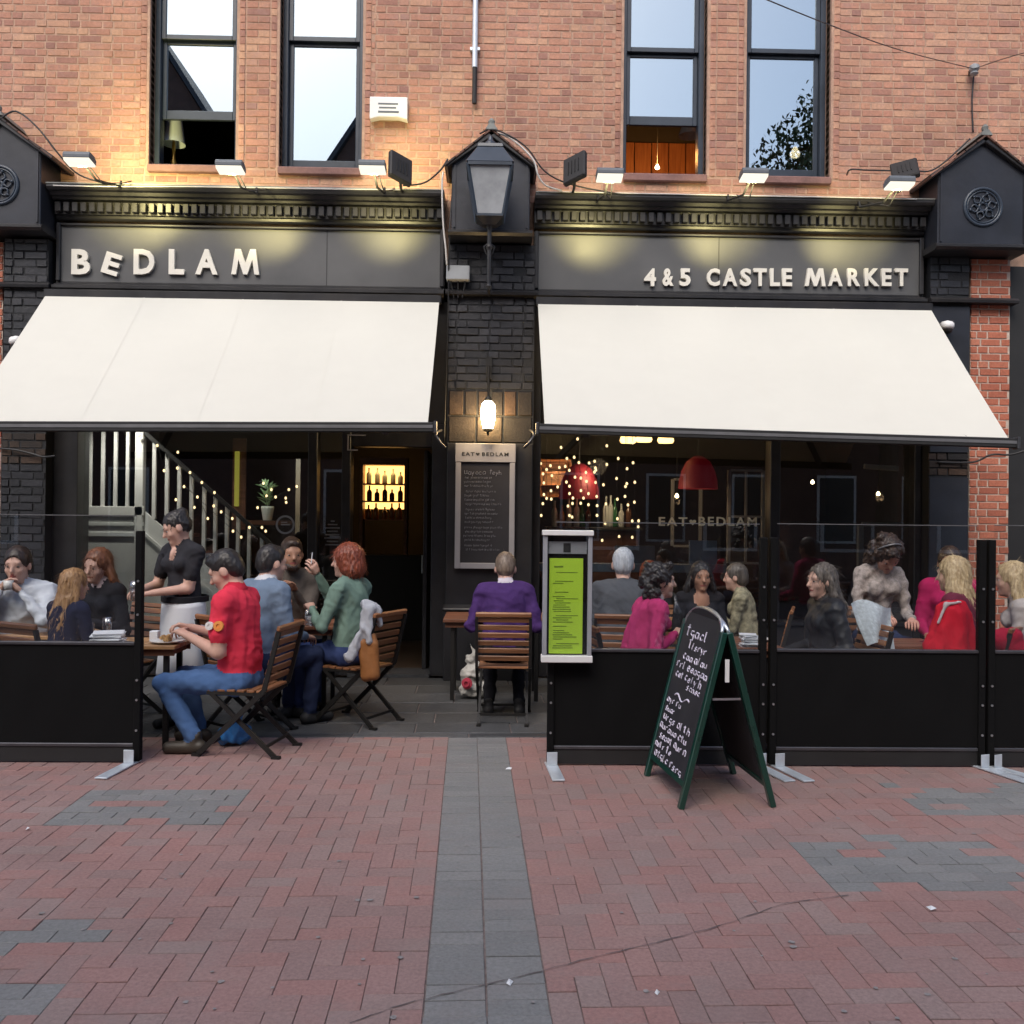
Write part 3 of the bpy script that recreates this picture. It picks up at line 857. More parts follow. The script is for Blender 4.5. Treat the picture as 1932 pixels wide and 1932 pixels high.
# ---- ground floor room
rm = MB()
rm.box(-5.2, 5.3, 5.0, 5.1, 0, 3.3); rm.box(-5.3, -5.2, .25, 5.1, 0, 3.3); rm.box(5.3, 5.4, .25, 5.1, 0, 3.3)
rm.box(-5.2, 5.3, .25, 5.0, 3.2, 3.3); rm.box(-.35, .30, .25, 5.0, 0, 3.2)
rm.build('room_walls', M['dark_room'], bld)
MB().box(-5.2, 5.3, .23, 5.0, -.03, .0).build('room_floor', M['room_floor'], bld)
# back of the masonry box so that light cannot leak in from behind
MB().box(-9.5, 10, 5.4, 5.5, 0, 9).build('rear_wall', M['mortar'], bld)
MB().box(-9.5, 10, .43, 5.4, 9, 9.1).build('roof', M['dark_room'], bld)
MB().box(-9.6, -9.5, .01, 5.4, 0, 9).build('side_wall', M['mortar'], bld)
MB().box(10, 10.1, .01, 5.4, 0, 9).build('side_wall', M['mortar'], bld)
# ================================================================== ACROSS THE STREET (mirrored in the sashes)
opp_brick = mat('dark_far_brick', (.13,.075,.06), .9, .25, 3, .3, 20)
slate = mat('far_roof_slate', (.07,.07,.08), .7, .3, 6, .3, 30)
def opposite(x0, x1, ze, gables, label):
    t = thing('terrace_house', label, 'building', ((x0+x1)/2, -16, 0))
    ox = -(x0+x1)/2
    b = MB().box(x0+ox, x1+ox, -7, 0, 0, ze)
    for gx, hw, za in gables:
        b.prism_y([(gx-hw+ox, ze+.002), (gx+hw+ox, ze+.002), (gx+ox, za)], -6.9, 0)
    b.build('wall', opp_brick, t)
    r = MB()
    for gx, hw, za in gables:
        for s in (-1, 1):
            L = math.hypot(hw, za-ze)+.25; an = math.atan2(za-ze, hw)
            Mx = Matrix.Translation((gx+ox, 0, za+.05)) @ Matrix.Rotation(s*an, 4, 'Y')
            r.box(0 if s > 0 else -L, L if s > 0 else 0, -6.95, .15, 0, .12, M=Mx)
    r.build('roof', slate, t)
    for k in range(int((x1-x0)/2.4)):
        for j, z in enumerate((1.0, 4.2, 7.2)):
            cx = x0+1.2+k*2.4+ox
            if cx+.5 > x1+ox: continue
            f = MB(); f.box(cx-.55, cx+.55, -.02, .03, z, z+1.9)
            f = f.build('window', M['stair_white'], t)
            inst('pane', MB().box(cx-.48, cx+.48, .031, .036, z+.07, z+1.83).mesh('pane', M['black_paint']), f)
    return t
opposite(-16, -6.9, 10.9, [(-10.5, 3.55, 16.4)], 'gabled brick house across the street, mirrored in the leftmost upper window')
opposite(-5.3, 1.2, 10.6, [(-2.05, 3.1, 15.4)], 'gabled brick house across the street, mirrored in the second upper window')
opposite(1.25, 16, 9.4, [(12.5, 3.0, 12.4)], 'lower brick house across the street behind the tree')
tr = thing('street_tree', 'dark leafy tree across the street, mirrored in the rightmost upper window', 'tree', (9.55, -12.6, 0))
b = MB(); b.tube([(0, 0, 0), (.1, 0, 3), (-.05, .1, 6), (0, 0, 9)], [.28, .22, .17, .08], 10)
for k in range(9):
    a = k*2.4; z = 5+k*.6
    b.tube([(0, 0, z), (math.cos(a)*1.2, math.sin(a)*1.2, z+1.2), (math.cos(a)*2.2, math.sin(a)*2.2, z+2.0)], [.09, .06, .02], 6)
b.build('trunk', mat('bark', (.08,.06,.045), .9, .3, 8, .6, 30), tr)
b = MB()
for k in range(34000):
    c = Vector(RNG.normal(size=3)); c.normalize()
    r = RNG.random()**.38
    lob = 1+.28*math.sin(3*c.x+2*c.z+1)*math.cos(4*c.y-c.z*3)
    p = Vector((c.x*3.1*r*lob, c.y*2.4*r*lob, 10.0+c.z*4.1*r*lob-.95))
    e = Euler(RNG.random(3)*6.28).to_matrix(); s = .05+.06*RNG.random()
    q = [p+e @ Vector(v)*s for v in ((-1, 0, 0), (0, -.55, .1), (1, 0, 0), (0, .55, .1))]
    b.add(q, [(0, 1, 2, 3)])
b.build('crown', mat('dark_leaf', (.05,.075,.03), .7, .4, 3), tr, fix=False)

# ================================================================== AWNINGS
M['grey_bar'] = mat('grey_bar_cap', (.22,.22,.23), .4, .1, 6, metal=.5)
def awning(x0, x1, zl, zr, label):
    t = thing('awning', label, 'awning', ((x0+x1)/2, -.3, 3.8), group='cream shop awnings')
    ox, oy, oz = -(x0+x1)/2, .3, -3.8
    nx, ny = 40, 10
    vs = []; fs = []
    for top in (0, 1):
        for j in range(ny+1):
            f = j/ny
            for i in range(nx+1):
                g = i/nx
                z = 3.80+(zl+(zr-zl)*g-3.80)*f-.012*math.sin(PI*f)-.004*math.sin(g*PI*9)*math.sin(PI*f)
                vs.append((x0+(x1-x0)*g+ox, -.30-1.43*f+oy, z+oz-(0 if top else .006)))
    n1 = (nx+1)*(ny+1)
    for j in range(ny):
        for i in range(nx):
            a = j*(nx+1)+i
            fs.append((a, a+nx+1, a+nx+2, a+1)); fs.append((n1+a, n1+a+1, n1+a+nx+2, n1+a+nx+1))
    for i in range(nx):
        for j in (0, ny):
            a = j*(nx+1)+i; fs.append((a, a+1, n1+a+1, n1+a))
    for j in range(ny):
        for i in (0, nx):
            a = j*(nx+1)+i; b2 = a+nx+1; fs.append((a, b2, n1+b2, n1+a))
    inst('canopy', MB().add(vs, fs).mesh('canopy', M['awning'], smooth=False), t)
    ns = 4
    for i in range(1, ns):
        sm = MB(); xx = x0+(x1-x0)*i/ns; g = i/ns; pts = []
        for j in range(9):
            f = j/8; z = 3.80+(zl+(zr-zl)*g-3.80)*f-.012*math.sin(PI*f)-.004*math.sin(g*PI*9)*math.sin(PI*f)
            pts.append((xx+ox, -.30-1.43*f+oy, z+oz+.0022))
        for j in range(8):
            a, b2 = pts[j], pts[j+1]
            sm.add([(a[0]-.008, a[1], a[2]), (a[0]+.008, a[1], a[2]), (b2[0]+.008, b2[1], b2[2]), (b2[0]-.008, b2[1], b2[2])], [(0, 1, 2, 3)])
        inst('seam', sm.mesh('seam', M['awning'], fix=False), t)
    fb = MB()
    L = x1-x0; sl = math.atan2(zr-zl, L)
    Mx = Matrix.Translation(((x0+x1)/2+ox, -1.755+oy, (zl+zr)/2+oz)) @ Matrix.Rotation(-sl, 4, 'Y')
    fb.box(-L/2-.05, L/2+.05, -.03, .045, -.085, -.002, M=Mx)
    f = fb.build('front_bar', M['black_matt'], t, bevel=.006)
    inst('bar_trim', MB().box(-L/2-.045, L/2+.045, -.0345, -.0305, -.052, -.026, M=Mx).mesh('bar_trim', M['grey_bar']), f)
    for s in (-1, 1):
        inst('end_cap', MB().box(s*(L/2+.064)-.012, s*(L/2+.064)+.012, -.036, .05, -.095, .008, M=Mx).mesh('end_cap', M['alu_dark'], bevel=.004), f)
    MB().box(x0-.02+ox, x1+.02+ox, -.315+oy, -.245+oy, 3.775+oz, 3.862+oz).build('cassette', M['black_paint'], t, bevel=.01)
    for xa, s in ((x0+.35, 1), (x1-.35, -1)):
        b = MB()
        p0 = Vector((xa+ox, -.30+oy, 3.66+oz)); p2 = Vector((xa+ox, -1.70+oy, 2.36+oz)); p1 = (p0+p2)/2+Vector((s*.55, 0, -.09))
        b.bar(p0, p1, .05, .07); b.bar(p1, p2, .045, .06); b.lathe([(.045, -.05), (.045, .05)], 12, c=p1)
        b.build('folding_arm', M['alu_dark'], t)
    return t
awning(-4.45, -.548, 2.398, 2.441, 'cream awning under the BEDLAM sign')
awning(.442, 4.43, 2.441, 2.372, 'cream awning under the 4&5 CASTLE MARKET sign')
for s, u, lab in ((1, 822, 'small dark awning hook at the left of the wall lamp'), (-1, 1008, 'small dark awning hook at the right of the wall lamp')):
    x, z = W(u, 818, -1.2)
    b = MB(); b.tube([(x, -.25, z+.12), (x, -1.1, z+.02), (x, -1.2, z-.02), (x+s*.05, -1.22, z-.09), (x+s*.09, -1.2, z-.13)], .012, 6)
    tag(b.build('awning_hook', M['alu_dark'], smooth=True), lab, 'hook')

# ================================================================== LIGHT FITTINGS ON THE FRONT
M['diffuser'] = emit('lit_diffuser', (1, .95, .78), .55)
M['lamp_grey'] = mat('grey_lamp_housing', (.11,.125,.145), .5, .15, 8, .04, 40)
def lamp(parent, kind, energy, col, loc, target=None, size=.03, angle=60, blend=1.0, name='light'):
    ld = bpy.data.lights.new(name, kind); ld.energy = energy; ld.color = col
    ld.shadow_soft_size = size
    if kind == 'SPOT': ld.spot_size = rad(angle); ld.spot_blend = blend
    o = bpy.data.objects.new(name, ld); link(o, parent); o.location = loc
    if target is not None:
        o.rotation_euler = (Vector(target)-Vector(loc)).to_track_quat('-Z', 'Y').to_euler()
    return o
wl = [(150, 300, 'above the left gabled block, under the glowing brick'), (435, 315, 'below the raised lower sash at the left'), (703, 315, 'beside the floodlight left of the lantern'),
      (1150, 330, 'beside the floodlight right of the lantern'), (1422, 330, 'below the rightmost upper window'), (1697, 345, 'under the floodlight nearest the right gabled block')]
for k, (u, v, where) in enumerate(wl):
    x, z = W(u, v, -1.3)
    t = thing('wash_light', 'grey trough wash light on an arm '+where, 'wash light', (x, -1.3, z), group='wash lights over the shop signs')
    b = MB(); b.prism_x([(-.075, -.012), (.075, -.03), (.075, .01), (.03, .038), (-.06, .045), (-.075, .02)], -.118, .118)
    h = b.build('housing', M['lamp_grey'], t, bevel=.004)
    inst('diffuser', MB().prism_x([(-.072, -.013), (.072, -.031), (.06, -.05), (-.06, -.034)], -.113, .113).mesh('diffuser', M['diffuser']), h)
    b = MB(); b.tube([(0, .02, .0), (-.0, .35, -.06), (.0, .9, .08), (0, .92, .14)], .011, 8)
    b.build('arm', M['black_matt'], t, smooth=True)
    b = MB(); b.tube([(.03, .05, .0), (.06, .35, -.09), (.10, .75, .06), (.09, .95, .15)], .006, 6)
    b.build('cable', M['cable_black'], t, smooth=True)
    lamp(t, 'SPOT', 78, (1, .85, .38), (0, .02, -.07), (0, 1.05, .0), .05, 58)
    if k == 0:
        lamp(t, 'SPOT', 55, (1, .85, .34), (.12, .4, .12), (.25, 1.3, .55), .08, 130)
for u, v, ry, rx, lab in ((755, 318, .45, -.35, 'black floodlight left of the lantern, tilted up'), (1085, 318, -.45, -.35, 'black floodlight right of the lantern, tilted up'), (1707, 322, -.35, -.75, 'black floodlight beside the right gabled block')):
    x, z = W(u, v, -.62)
    t = thing('floodlight', lab, 'floodlight', (x, -.62, z), group='floodlights on the cornice')
    Mx = Matrix.Rotation(ry*1.6, 4, 'Z') @ Matrix.Rotation(rx, 4, 'X') @ Matrix.Rotation(ry*.55, 4, 'Y')
    b = MB(); b.box(-.125, .125, -.03, .03, -.16, .16, M=Mx); h = b.build('housing', M['black_matt'], t, bevel=.012)
    b = MB()
    for i in range(4): b.box(-.06+i*.038, -.054+i*.038, -.042, -.0305, -.08, .08, M=Mx)
    inst('cooling_fins', b.mesh('cooling_fins', M['black_matt']), h)
    b = MB(); b.tube([(0, .0, -.10), (0, .10, -.16), (0, .22, -.15)], .014, 8); b.build('bracket', M['black_matt'], t)
    if u == 755: lamp(t, 'SPOT', 46, (1, .86, .36), (0, .05, .05), (0.14, .62, .3), .08, 135)
# street lantern on its bracket
t = thing('street_lantern', 'old black street lantern with milky panes on a bracket before the middle gable', 'lantern', (-.05, -.82, 4.45))
def frustum(h0, h1, z0, z1): return [(-h0, -h0, z0), (h0, -h0, z0), (h0, h0, z0), (-h0, h0, z0), (-h1, -h1, z1), (h1, -h1, z1), (h1, h1, z1), (-h1, h1, z1)]
BOXF = [(0, 3, 2, 1), (4, 5, 6, 7), (0, 1, 5, 4), (1, 2, 6, 5), (2, 3, 7, 6), (3, 0, 4, 7)]
a0, a1 = frustum(.125, .205, .02, .47)[:4], frustum(.125, .205, .02, .47)[4:]
b = MB()
for i in range(4): b.bar(a0[i], a1[i], .022, .022)
for i in range(4):
    b.bar(a0[i], a0[(i+1) % 4], .022, .022); b.bar(a1[i], a1[(i+1) % 4], .03, .03)
b.build('frame', M['navy'], t)
for i in range(4):
    j = (i+1) % 4; cen = Vector((0, 0, .24))
    q = [Vector(a0[i]), Vector(a0[j]), Vector(a1[j]), Vector(a1[i])]
    inst('pane', MB().add([p+(cen-p)*.02 for p in q]+[p+(cen-p)*.05 for p in q], BOXF).mesh('pane', M['pane_lantern']), t)
b = MB(); b.add(frustum(.225, .12, .485, .66), BOXF); b.add(frustum(.125, .115, .66, .70), BOXF); b.lathe([(.06, .70), (.055, .74), (.03, .76), (.02, .80), (0, .82)], 12)
b.build('hood', M['navy'], t, bevel=.005)
b = MB(); b.lathe([(.02, .02), (.024, .10), (.02, .2)], 10); b.lathe([(.028, .2), (.03, .30), (.012, .34)], 10); b.build('burner', M['white_plastic'], t, smooth=True)
b = MB(); b.add(frustum(.06, .13, -.05, .018), BOXF); b.lathe([(.03, -.05), (.02, -.09), (.02, -.22), (.035, -.25), (.02, -.28), (.017, -.60), (.03, -.62), (0, -.66)], 12)
b.tube([(0, .0, -.30), (0, .30, -.42), (0, .60, -.40)], .018, 8); b.tube([(0, 0, -.56), (0, .35, -.60), (0, .6, -.56)], .015, 8)
for s in (-1, 1): b.tube([(0, .02, -.2), (s*.05, .02, -.24), (s*.03, .02, -.30), (0, .02, -.33)], .008, 6)
b.build('bracket', M['black_paint'], t)
# glowing wall lamp
x, z = W(921, 785, -.42)
t = thing('wall_lamp', 'lit wall lamp with a glowing white glass above the framed chalkboard', 'wall lamp', (x, -.42, z))
b = MB(); b.lathe([(.05, -.125), (.07, -.03), (.074, .06), (.064, .12), (.035, .15)], 16); b.build('glass_shade', M['lamp_glow'], t, smooth=True)
b = MB(); b.lathe([(.0, -.195), (.012, -.19), (.012, -.16), (.045, -.15), (.05, -.127), (.0, -.126)], 14, cap=False); b.build('finial', M['iron'], t)
b = MB(); b.lathe([(.035, .152), (.04, .165), (.015, .2), (.01, .2)], 12)
b.tube([(0, 0, .19), (0, .02, .5), (0, .19, .52)], .012, 8); b.box(-.03, .03, .185, .21, .4, .62); b.build('bracket', M['iron'], t)
lamp(t, 'POINT', 10, (1, .66, .28), (0, -.10, -.02), size=.06)
lamp(t, 'POINT', 9, (1, .66, .28), (0, .11, -.02), size=.04)
# framed chalkboard
M['menu_black'] = M['chalkboard']
x0, z1 = W(860, 838, -.30); x1, z0 = W(970, 1074, -.30)
t = thing('menu_board', 'tall chalkboard in a grey frame on the pier under the wall lamp', 'chalkboard', ((x0+x1)/2, -.29, z0))
w, h = x1-x0, z1-z0
b = MB(); b.box(-w/2, -w/2+.055, -.02, .035, 0, h-.18); b.box(w/2-.055, w/2, -.02, .035, 0, h-.18); b.box(-w/2+.055, w/2-.055, -.018, .035, 0, .06)
b.build('frame', M['grey_frame'], t, bevel=.005)
b = MB(); b.box(-w/2-.004, w/2+.004, -.022, .035, h-.178, h+.01); hd = b.build('header', M['grey_frame'], t, bevel=.004)
inst('lettering', text_mesh('EAT', .125, .036, .003, .02, M['black_matt'], spacing=1.25), hd, (-.235, -.0225, h-.115))
inst('lettering', text_mesh('BEDLAM', .265, .036, .003, .02, M['black_matt'], spacing=1.25), hd, (-.035, -.0225, h-.115))
inst('lettering', MB().prism_y([(-.078+.02*(math.sin(a)**3), h-.097+.018*(13*math.cos(a)-5*math.cos(2*a)-2*math.cos(3*a)-math.cos(4*a))/16) for a in np.linspace(2*PI, 0, 16, endpoint=False)], -.0255, -.0225).mesh('heart', M['black_matt']), hd)
MB().box(-w/2+.055, w/2-.055, .0, .03, .06, h-.18).build('board', M['chalkboard'], t)
GLY = [[[(0, .3), (.12, .55), (.35, .6), (.5, .35), (.38, .05), (.12, .03), (0, .3)]],
       [[(0, 0), (.02, .6)], [(.02, .42), (.2, .62), (.42, .55), (.45, 0)]],
       [[(.1, 1), (.08, .1), (.2, 0)]],
       [[(.2, .95), (.18, .05), (.35, .02)], [(0, .66), (.42, .68)]],
       [[(.02, .32), (.45, .36), (.4, .58), (.18, .62), (.0, .32), (.14, .02), (.46, .08)]],
       [[(.42, .55), (.15, .6), (.05, .45), (.4, .2), (.3, .0), (0, .06)]],
       [[(.45, .58), (.12, .6), (0, .28), (.15, .0), (.42, .12), (.46, .6), (.5, 0)]],
       [[(.05, .58), (.06, 0)], [(.06, .4), (.25, .62), (.4, .56)]],
       [[(.02, 1), (.03, 0)], [(.03, .4), (.22, .62), (.42, .5), (.43, 0)]],
       [[(0, .6), (.03, .12), (.2, 0), (.42, .15), (.44, .6), (.46, 0)]],
       [[(.44, .5), (.2, .62), (0, .3), (.18, 0), (.45, .08)]],
       [[(.45, .58), (.1, .58), (.02, .25), (.3, .1), (.45, .3), (.46, -.3), (.15, -.38)]],
       [[(0, .6), (.2, .05)], [(.45, .6), (.1, -.35)]]]
def scribble(mb, x, z, w, h, y, r=.0025, dens=1.0, map3=None):
    """a row of handwriting: separate letter strokes in words, drawn as chalk lines (illegible in the photograph too)"""
    ar = dens*h/max(.001, w)*.62; adv = w*ar; xx = x; n = 0; wl = random.randint(3, 7)
    while xx < x+w-adv*.4:
        if n == wl:
            n = 0; wl = random.randint(3, 7); xx += adv*.55; continue
        big = 1.25 if n == 0 else 1
        dz = random.uniform(-.06, .06)*h; sl_ = random.uniform(-.05, .15)
        for st in random.choice(GLY):
            q = [(xx+(px+pz*sl_)*adv*1.5, y, z+dz+pz*h*.8*big) for px, pz in st]
            mb.tube([map3(p) for p in q] if map3 else q, r, 4, cap=False)
        xx += adv*random.uniform(.85, 1.1); n += 1
b = MB(); zz = h-.30; scribble(b, -w/2+.09, zz, .20, .06, -.003, .0032, 1.0); scribble(b, .04, zz, .15, .055, -.003, .0032, 1.0)
for k in range(17):
    zz -= .042+.012*(k % 4 == 3)
    if zz < .09: break
    scribble(b, -w/2+.085+random.uniform(0, .03), zz, random.uniform(.24, .40), .026, -.003, .0015, 1.0)
tag(b.build('chalk_writing', M['chalk_dim'], t, fix=False), kind='stuff')

# ---- small fixtures
x0, z1 = W(700, 190, 0); x1, z0 = W(770, 237, 0)
t = thing('alarm_box', 'white plastic alarm box on the brick beside the second upper window', 'alarm box', ((x0+x1)/2, 0, (z0+z1)/2))
w, h = (x1-x0)/2, (z1-z0)/2
MB().prism_y([(-w, -h+.02), (-w*.5, -h+.045), (w*.5, -h+.045), (w, -h+.02), (w, h), (-w, h)], -.10, -.002).build('cover', M['white_plastic'], t, bevel=.012, seg=2)
inst('lettering', MB().box(-w*.55, w*.5, -.1025, -.1003, .045, .06).box(-w*.5, w*.4, -.1025, -.1003, .005, .02).box(-w*.55, w*.55, -.1025, -.1003, -.04, -.02).mesh('lettering', M['lamp_grey']), t)
xa, za = W(895, 195, -.05); _, zb = W(895, 127, -.05)
t = thing('conduit_pipe', 'grey conduit pipe with a black lower end on the brick above the middle gable', 'pipe', (xa, -.045, za))
b = MB(); b.lathe([(.028, zb-za), (.028, 1.6)], 12); b.build('pipe', M['zinc'], t, smooth=False)
b = MB(); b.lathe([(.024, 0), (.024, zb-za+.0)], 12); b.build('pipe_end', M['black_matt'], t)
b = MB()
for zc in (.55, 1.1): b.box(-.05, .05, -.01, .045, zc, zc+.03)
b.build('clip', M['zinc'], t)
x, z = W(1838, 130, -.10)
t = thing('cable_insulator', 'wall insulator where span wires meet at the upper right', 'insulator', (x, -.1, z))
b = MB(); b.lathe([(.02, -.07), (.045, -.05), (.03, -.03), (.05, -.01), (.05, .03), (.02, .05)], 12); b.build('insulator', M['grey_plastic'], t)
MB().box(-.012, .012, 0, .10, -.02, .02).build('bracket', M['black_matt'], t)
def cable(pts, r, matl, label, name='cable', cat='cable'):
    """smooth cable through points"""
    P3 = [Vector(p) for p in pts]; out = []
    for i in range(len(P3)-1):
        p0, p1, p2, p3 = P3[max(i-1, 0)], P3[i], P3[i+1], P3[min(i+2, len(P3)-1)]
        for k in range(6):
            s = k/6
            out.append(.5*((2*p1)+(p2-p0)*s+(2*p0-5*p1+4*p2-p3)*s*s+(3*p1-p0-3*p2+p3)*s**3))
    out.append(P3[-1])
    return tag(MB().tube(out, r, 6).build(name, matl, smooth=True), label, cat)
def P(u, v, Y):
    x, z = W(u, v, Y); return (x, Y, z)
cable([P(1838, 130, -.1), P(1700, 95, -1.6), P(1560, 45, -3.0), P(1400, -20, -4.5)], .004, M['cable_black'], 'thin span wire running from the insulator out over the street to the left')
cable([P(1838, 130, -.1), P(1890, 112, -1.0), P(1960, 92, -2.2)], .004, M['cable_black'], 'thin span wire running from the insulator to the right picture edge')
cable([P(1838, 134, -.03), P(1834, 190, -.03), P(1836, 250, -.03)], .008, M['cable_black'], 'black cable dropping from the insulator to the right gabled block')
cable([P(836, 325, -.30), P(834, 350, -.41), P(836, 420, -.41), P(841, 470, -.41), P(843, 500, -.38)], .009, M['cable_white'], 'white cable dropping down the left side of the middle gabled block')
cable([P(925, 247, -.45), P(965, 262, -.49), P(1005, 300, -.50), P(1015, 330, -.49), P(1030, 350, -.45), P(1060, 360, -.39)], .010, M['cable_white'], 'white cable looped over the right slope of the middle gable')
cable([P(905, 252, -.45), P(935, 245, -.495), P(990, 275, -.50), P(1030, 325, -.48), P(1085, 350, -.45), P(1180, 368, -.39)], .008, M['cable_black'], 'black cable looped over the middle gable to the right floodlight')
cable([P(760, 350, -.38), P(800, 345, -.41), P(830, 322, -.45), P(845, 300, -.45)], .009, M['cable_black'], 'black cable from the left floodlight to the middle gable')
cable([P(0, 225, -.48), P(30, 210, -.495), P(70, 240, -.495), P(110, 290, -.48), P(150, 330, -.41), P(215, 350, -.38)], .009, M['cable_black'], 'black cable looped over the left gabled block')
cable([P(1598, 330, -.05), P(1605, 320, -.3), P(1640, 321, -.35), P(1720, 322, -.4), P(1765, 318, -.45), P(1830, 262, -.495)], .009, M['cable_black'], 'black cable running from the wall to the right gabled block')
cable([P(0, 846, -.24), P(30, 849, -.26), P(60, 856, -.26), P(82, 862, -.28), P(105, 860, -.3)], .011, M['cable_black'], 'black cable across the top of the left black pier')
cable([P(1768, 872, -.22), P(1835, 872, -.24), P(1870, 858, -.3), P(1905, 858, -.32), P(1935, 850, -.35)], .011, M['cable_black'], 'black cable crossing the red brick pier under the awning')
cable([P(855, 345, -.23), P(848, 440, -.4), P(846, 560, -.28), P(842, 700, -.23), P(838, 835, -.22)], .007, M['cable_black'], 'thin black cable down the left edge of the middle pier')
cable([P(100, 350, -.38), P(200, 352, -.382), P(330, 352, -.382), P(480, 354, -.382), P(640, 357, -.382), P(760, 358, -.382)], .006, M['cable_white'], 'pale cable laid along the top of the left cornice')
cable([P(1060, 362, -.38), P(1250, 366, -.382), P(1450, 370, -.382), P(1620, 373, -.382), P(1730, 376, -.382)], .006, M['cable_white'], 'pale cable laid along the top of the right cornice')
x0, z1 = W(842, 500, -.34); x1, z0 = W(886, 528, -.34)
t = thing('junction_box', 'dark grey junction box on the middle pier beside the left sign', 'junction box', ((x0+x1)/2, -.28, (z0+z1)/2))
w, h = (x1-x0)/2, (z1-z0)/2
MB().box(-w, w, -.06, .055, -h, h).build('case', M['grey_plastic'], t, bevel=.008)
b = MB()
for s in (-.6, 0, .6): b.tube([(w*s, 0, -h), (w*s, 0, -h-.03), (w*s*.6, .03, -h-.16)], .008, 6)
b.build('cable_glands', M['cable_black'], t)
for u, v, Y, lab in ((1788, 613, -.30, 'white dome camera on the pier beside the right awning'), (30, 642, -.32, 'white dome camera behind the upper edge of the left awning')):
    x, z = W(u, v, Y)
    t = thing('dome_camera', lab, 'security camera', (x, Y, z), group='dome cameras on the end piers')
    b = MB(); b.lathe([(.0, .03), (.045, .03), (.062, .012), (.064, -.02), (.05, -.045)], 18); b.tube([(0, .0, .0), (0, .09, .01)], .045, 12); b.build('housing', M['white_plastic'], t, smooth=True)
    b = MB(); b.lathe([(.049, -.044), (.046, -.062), (.03, -.082), (0, -.092)], 16, cap=False); b.build('dome', M['black_paint'], t, smooth=True)

# ================================================================== INSIDE THE SHOPS
YS = .70
t = thing('staircase', 'pale grey staircase with slim balusters climbing left behind the left window', 'staircase', (-3.8, YS, 0))
def L3(u, v, Y=YS):
    x, z = W(u, v, Y); return x+3.8, z
xa, zt = L3(145, 955); xb, _ = L3(271, 955)
b = MB(); b.box(xa, xb, .0, .05, 0, zt); pnl = b.build('side_panel', M['stair_white'], t)
b = MB()
for v0, v1, d in ((955, 972, .03), (985, 992, .018)):
    _, za = L3(200, v1); _, zb = L3(200, v0); b.box(xa, xb+.01, -d, -.001, za, zb)
xm = xa+.22
b.box(xa+.0, xa+.05, -.02, -.001, .15, zt-.27); b.box(xb-.09, xb-.04, -.02, -.001, .15, zt-.27); b.box(xa+.05, xb-.09, -.019, -.001, zt-.33, zt-.28)
inst('panel_rail', b.mesh('panel_rail', M['stair_white'], bevel=.004), pnl)
bm_ = None
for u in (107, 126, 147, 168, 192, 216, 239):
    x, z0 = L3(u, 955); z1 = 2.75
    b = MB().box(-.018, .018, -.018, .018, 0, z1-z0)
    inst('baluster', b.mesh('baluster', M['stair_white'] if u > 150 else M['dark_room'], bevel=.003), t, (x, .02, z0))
x, z0 = L3(263, 955)
b = MB().box(x-.045, x+.045, -.03, .06, 0, 2.56); b.lathe([(.06, 2.56), (.065, 2.60), (.03, 2.63), (.045, 2.68), (0, 2.72)], 12, c=(x, .015, 0)); b.build('newel', M['stair_white'], t, bevel=.006)
rails = [(291, 832), (494, 1011)]
(xr0, zr0), (xr1, zr1) = L3(*rails[0]), L3(*rails[1])
b = MB(); b.bar((xr0-.12, 0, zr0+.11), (xr1+.1, 0, zr1-.09), .045, .04); b.build('handrail', M['black_matt'], t)
xs0, zs0 = L3(273, 965); slope = (zr1-zr0)/(xr1-xr0)
b = MB(); xe = xr1+.15
b.prism_y([(xs0, 0), (xe, 0), (xe, max(.05, zs0+slope*(xe-xs0))), (xs0, zs0)], -.0, .04); b.build('string', M['stair_white'], t)
b = MB(); b.bar((xs0, -.012, zs0-.24), (xe, -.012, zs0-.24+slope*(xe-xs0)), .02, .03); b.build('string_moulding', M['stair_white'], t)
for u in (291, 315, 338, 361, 385, 406, 428, 449, 470, 494):
    v = 832+(u-291)*(179/203)
    x, z1 = L3(u, v); z0 = zs0+slope*(x-xs0)
    inst('baluster', MB().box(-.02, .02, -.018, .018, 0, z1-z0).mesh('baluster', M['stair_white'], bevel=.003), t, (x, .02, z0))
for k in range(9):
    x = xs0+.05+k*.24; z = zs0+slope*(x-xs0)-.05
    if z > .1: MB().box(x, x+.26, .05, .95, z-.2, z-.16).build('tread', M['wood_dark'], t)
for u, v, e_, lab in ((225, 812, 52, 'added fill spot brightening the stair newel'), (385, 815, 14, 'added fill spot brightening the stair balusters')):  # added spots, standing in for daylight on the stair
    x, _ = W(u, v, .38)
    o = thing('fill_spot', lab, 'fill_spot', (x, .30, 2.86))
    MB().lathe([(.05, 0), (.055, .012), (.045, .05)], 14).build('bezel', M['alu'], o)
    MB().box(-.09, .09, -.09, .09, .051, .34).build('ceiling_box', M['dark_room'], o)
    lamp(o, 'SPOT', e_, (1, .93, .82), (0, 0, -.02), (0, .40, -1.9), .04, 120)
def bulbs(name, label, pts, Y, wire=None, r=.0135, group=None):
    P3 = [P(u, v, Y) for u, v in pts]
    o = thing(name, label, 'string lights', P3[0], group=group)
    org = Vector(P3[0]); me = MB().lathe([(0, -r*1.2), (r*.8, -r*.7), (r, 0), (r*.7, r), (0, r*1.4)], 8, cap=False).mesh('bulb', M['bulb'], smooth=True)
    for p in P3: inst('bulb', me, o, Vector(p)-org)
    wp_ = wire or P3
    if len(wp_) > 1:
        inst('wire', MB().tube([Vector(p)-org+Vector((0, .008, .012)) for p in wp_], .0025, 4).mesh('wire', M['cable_black']), o)
    return o
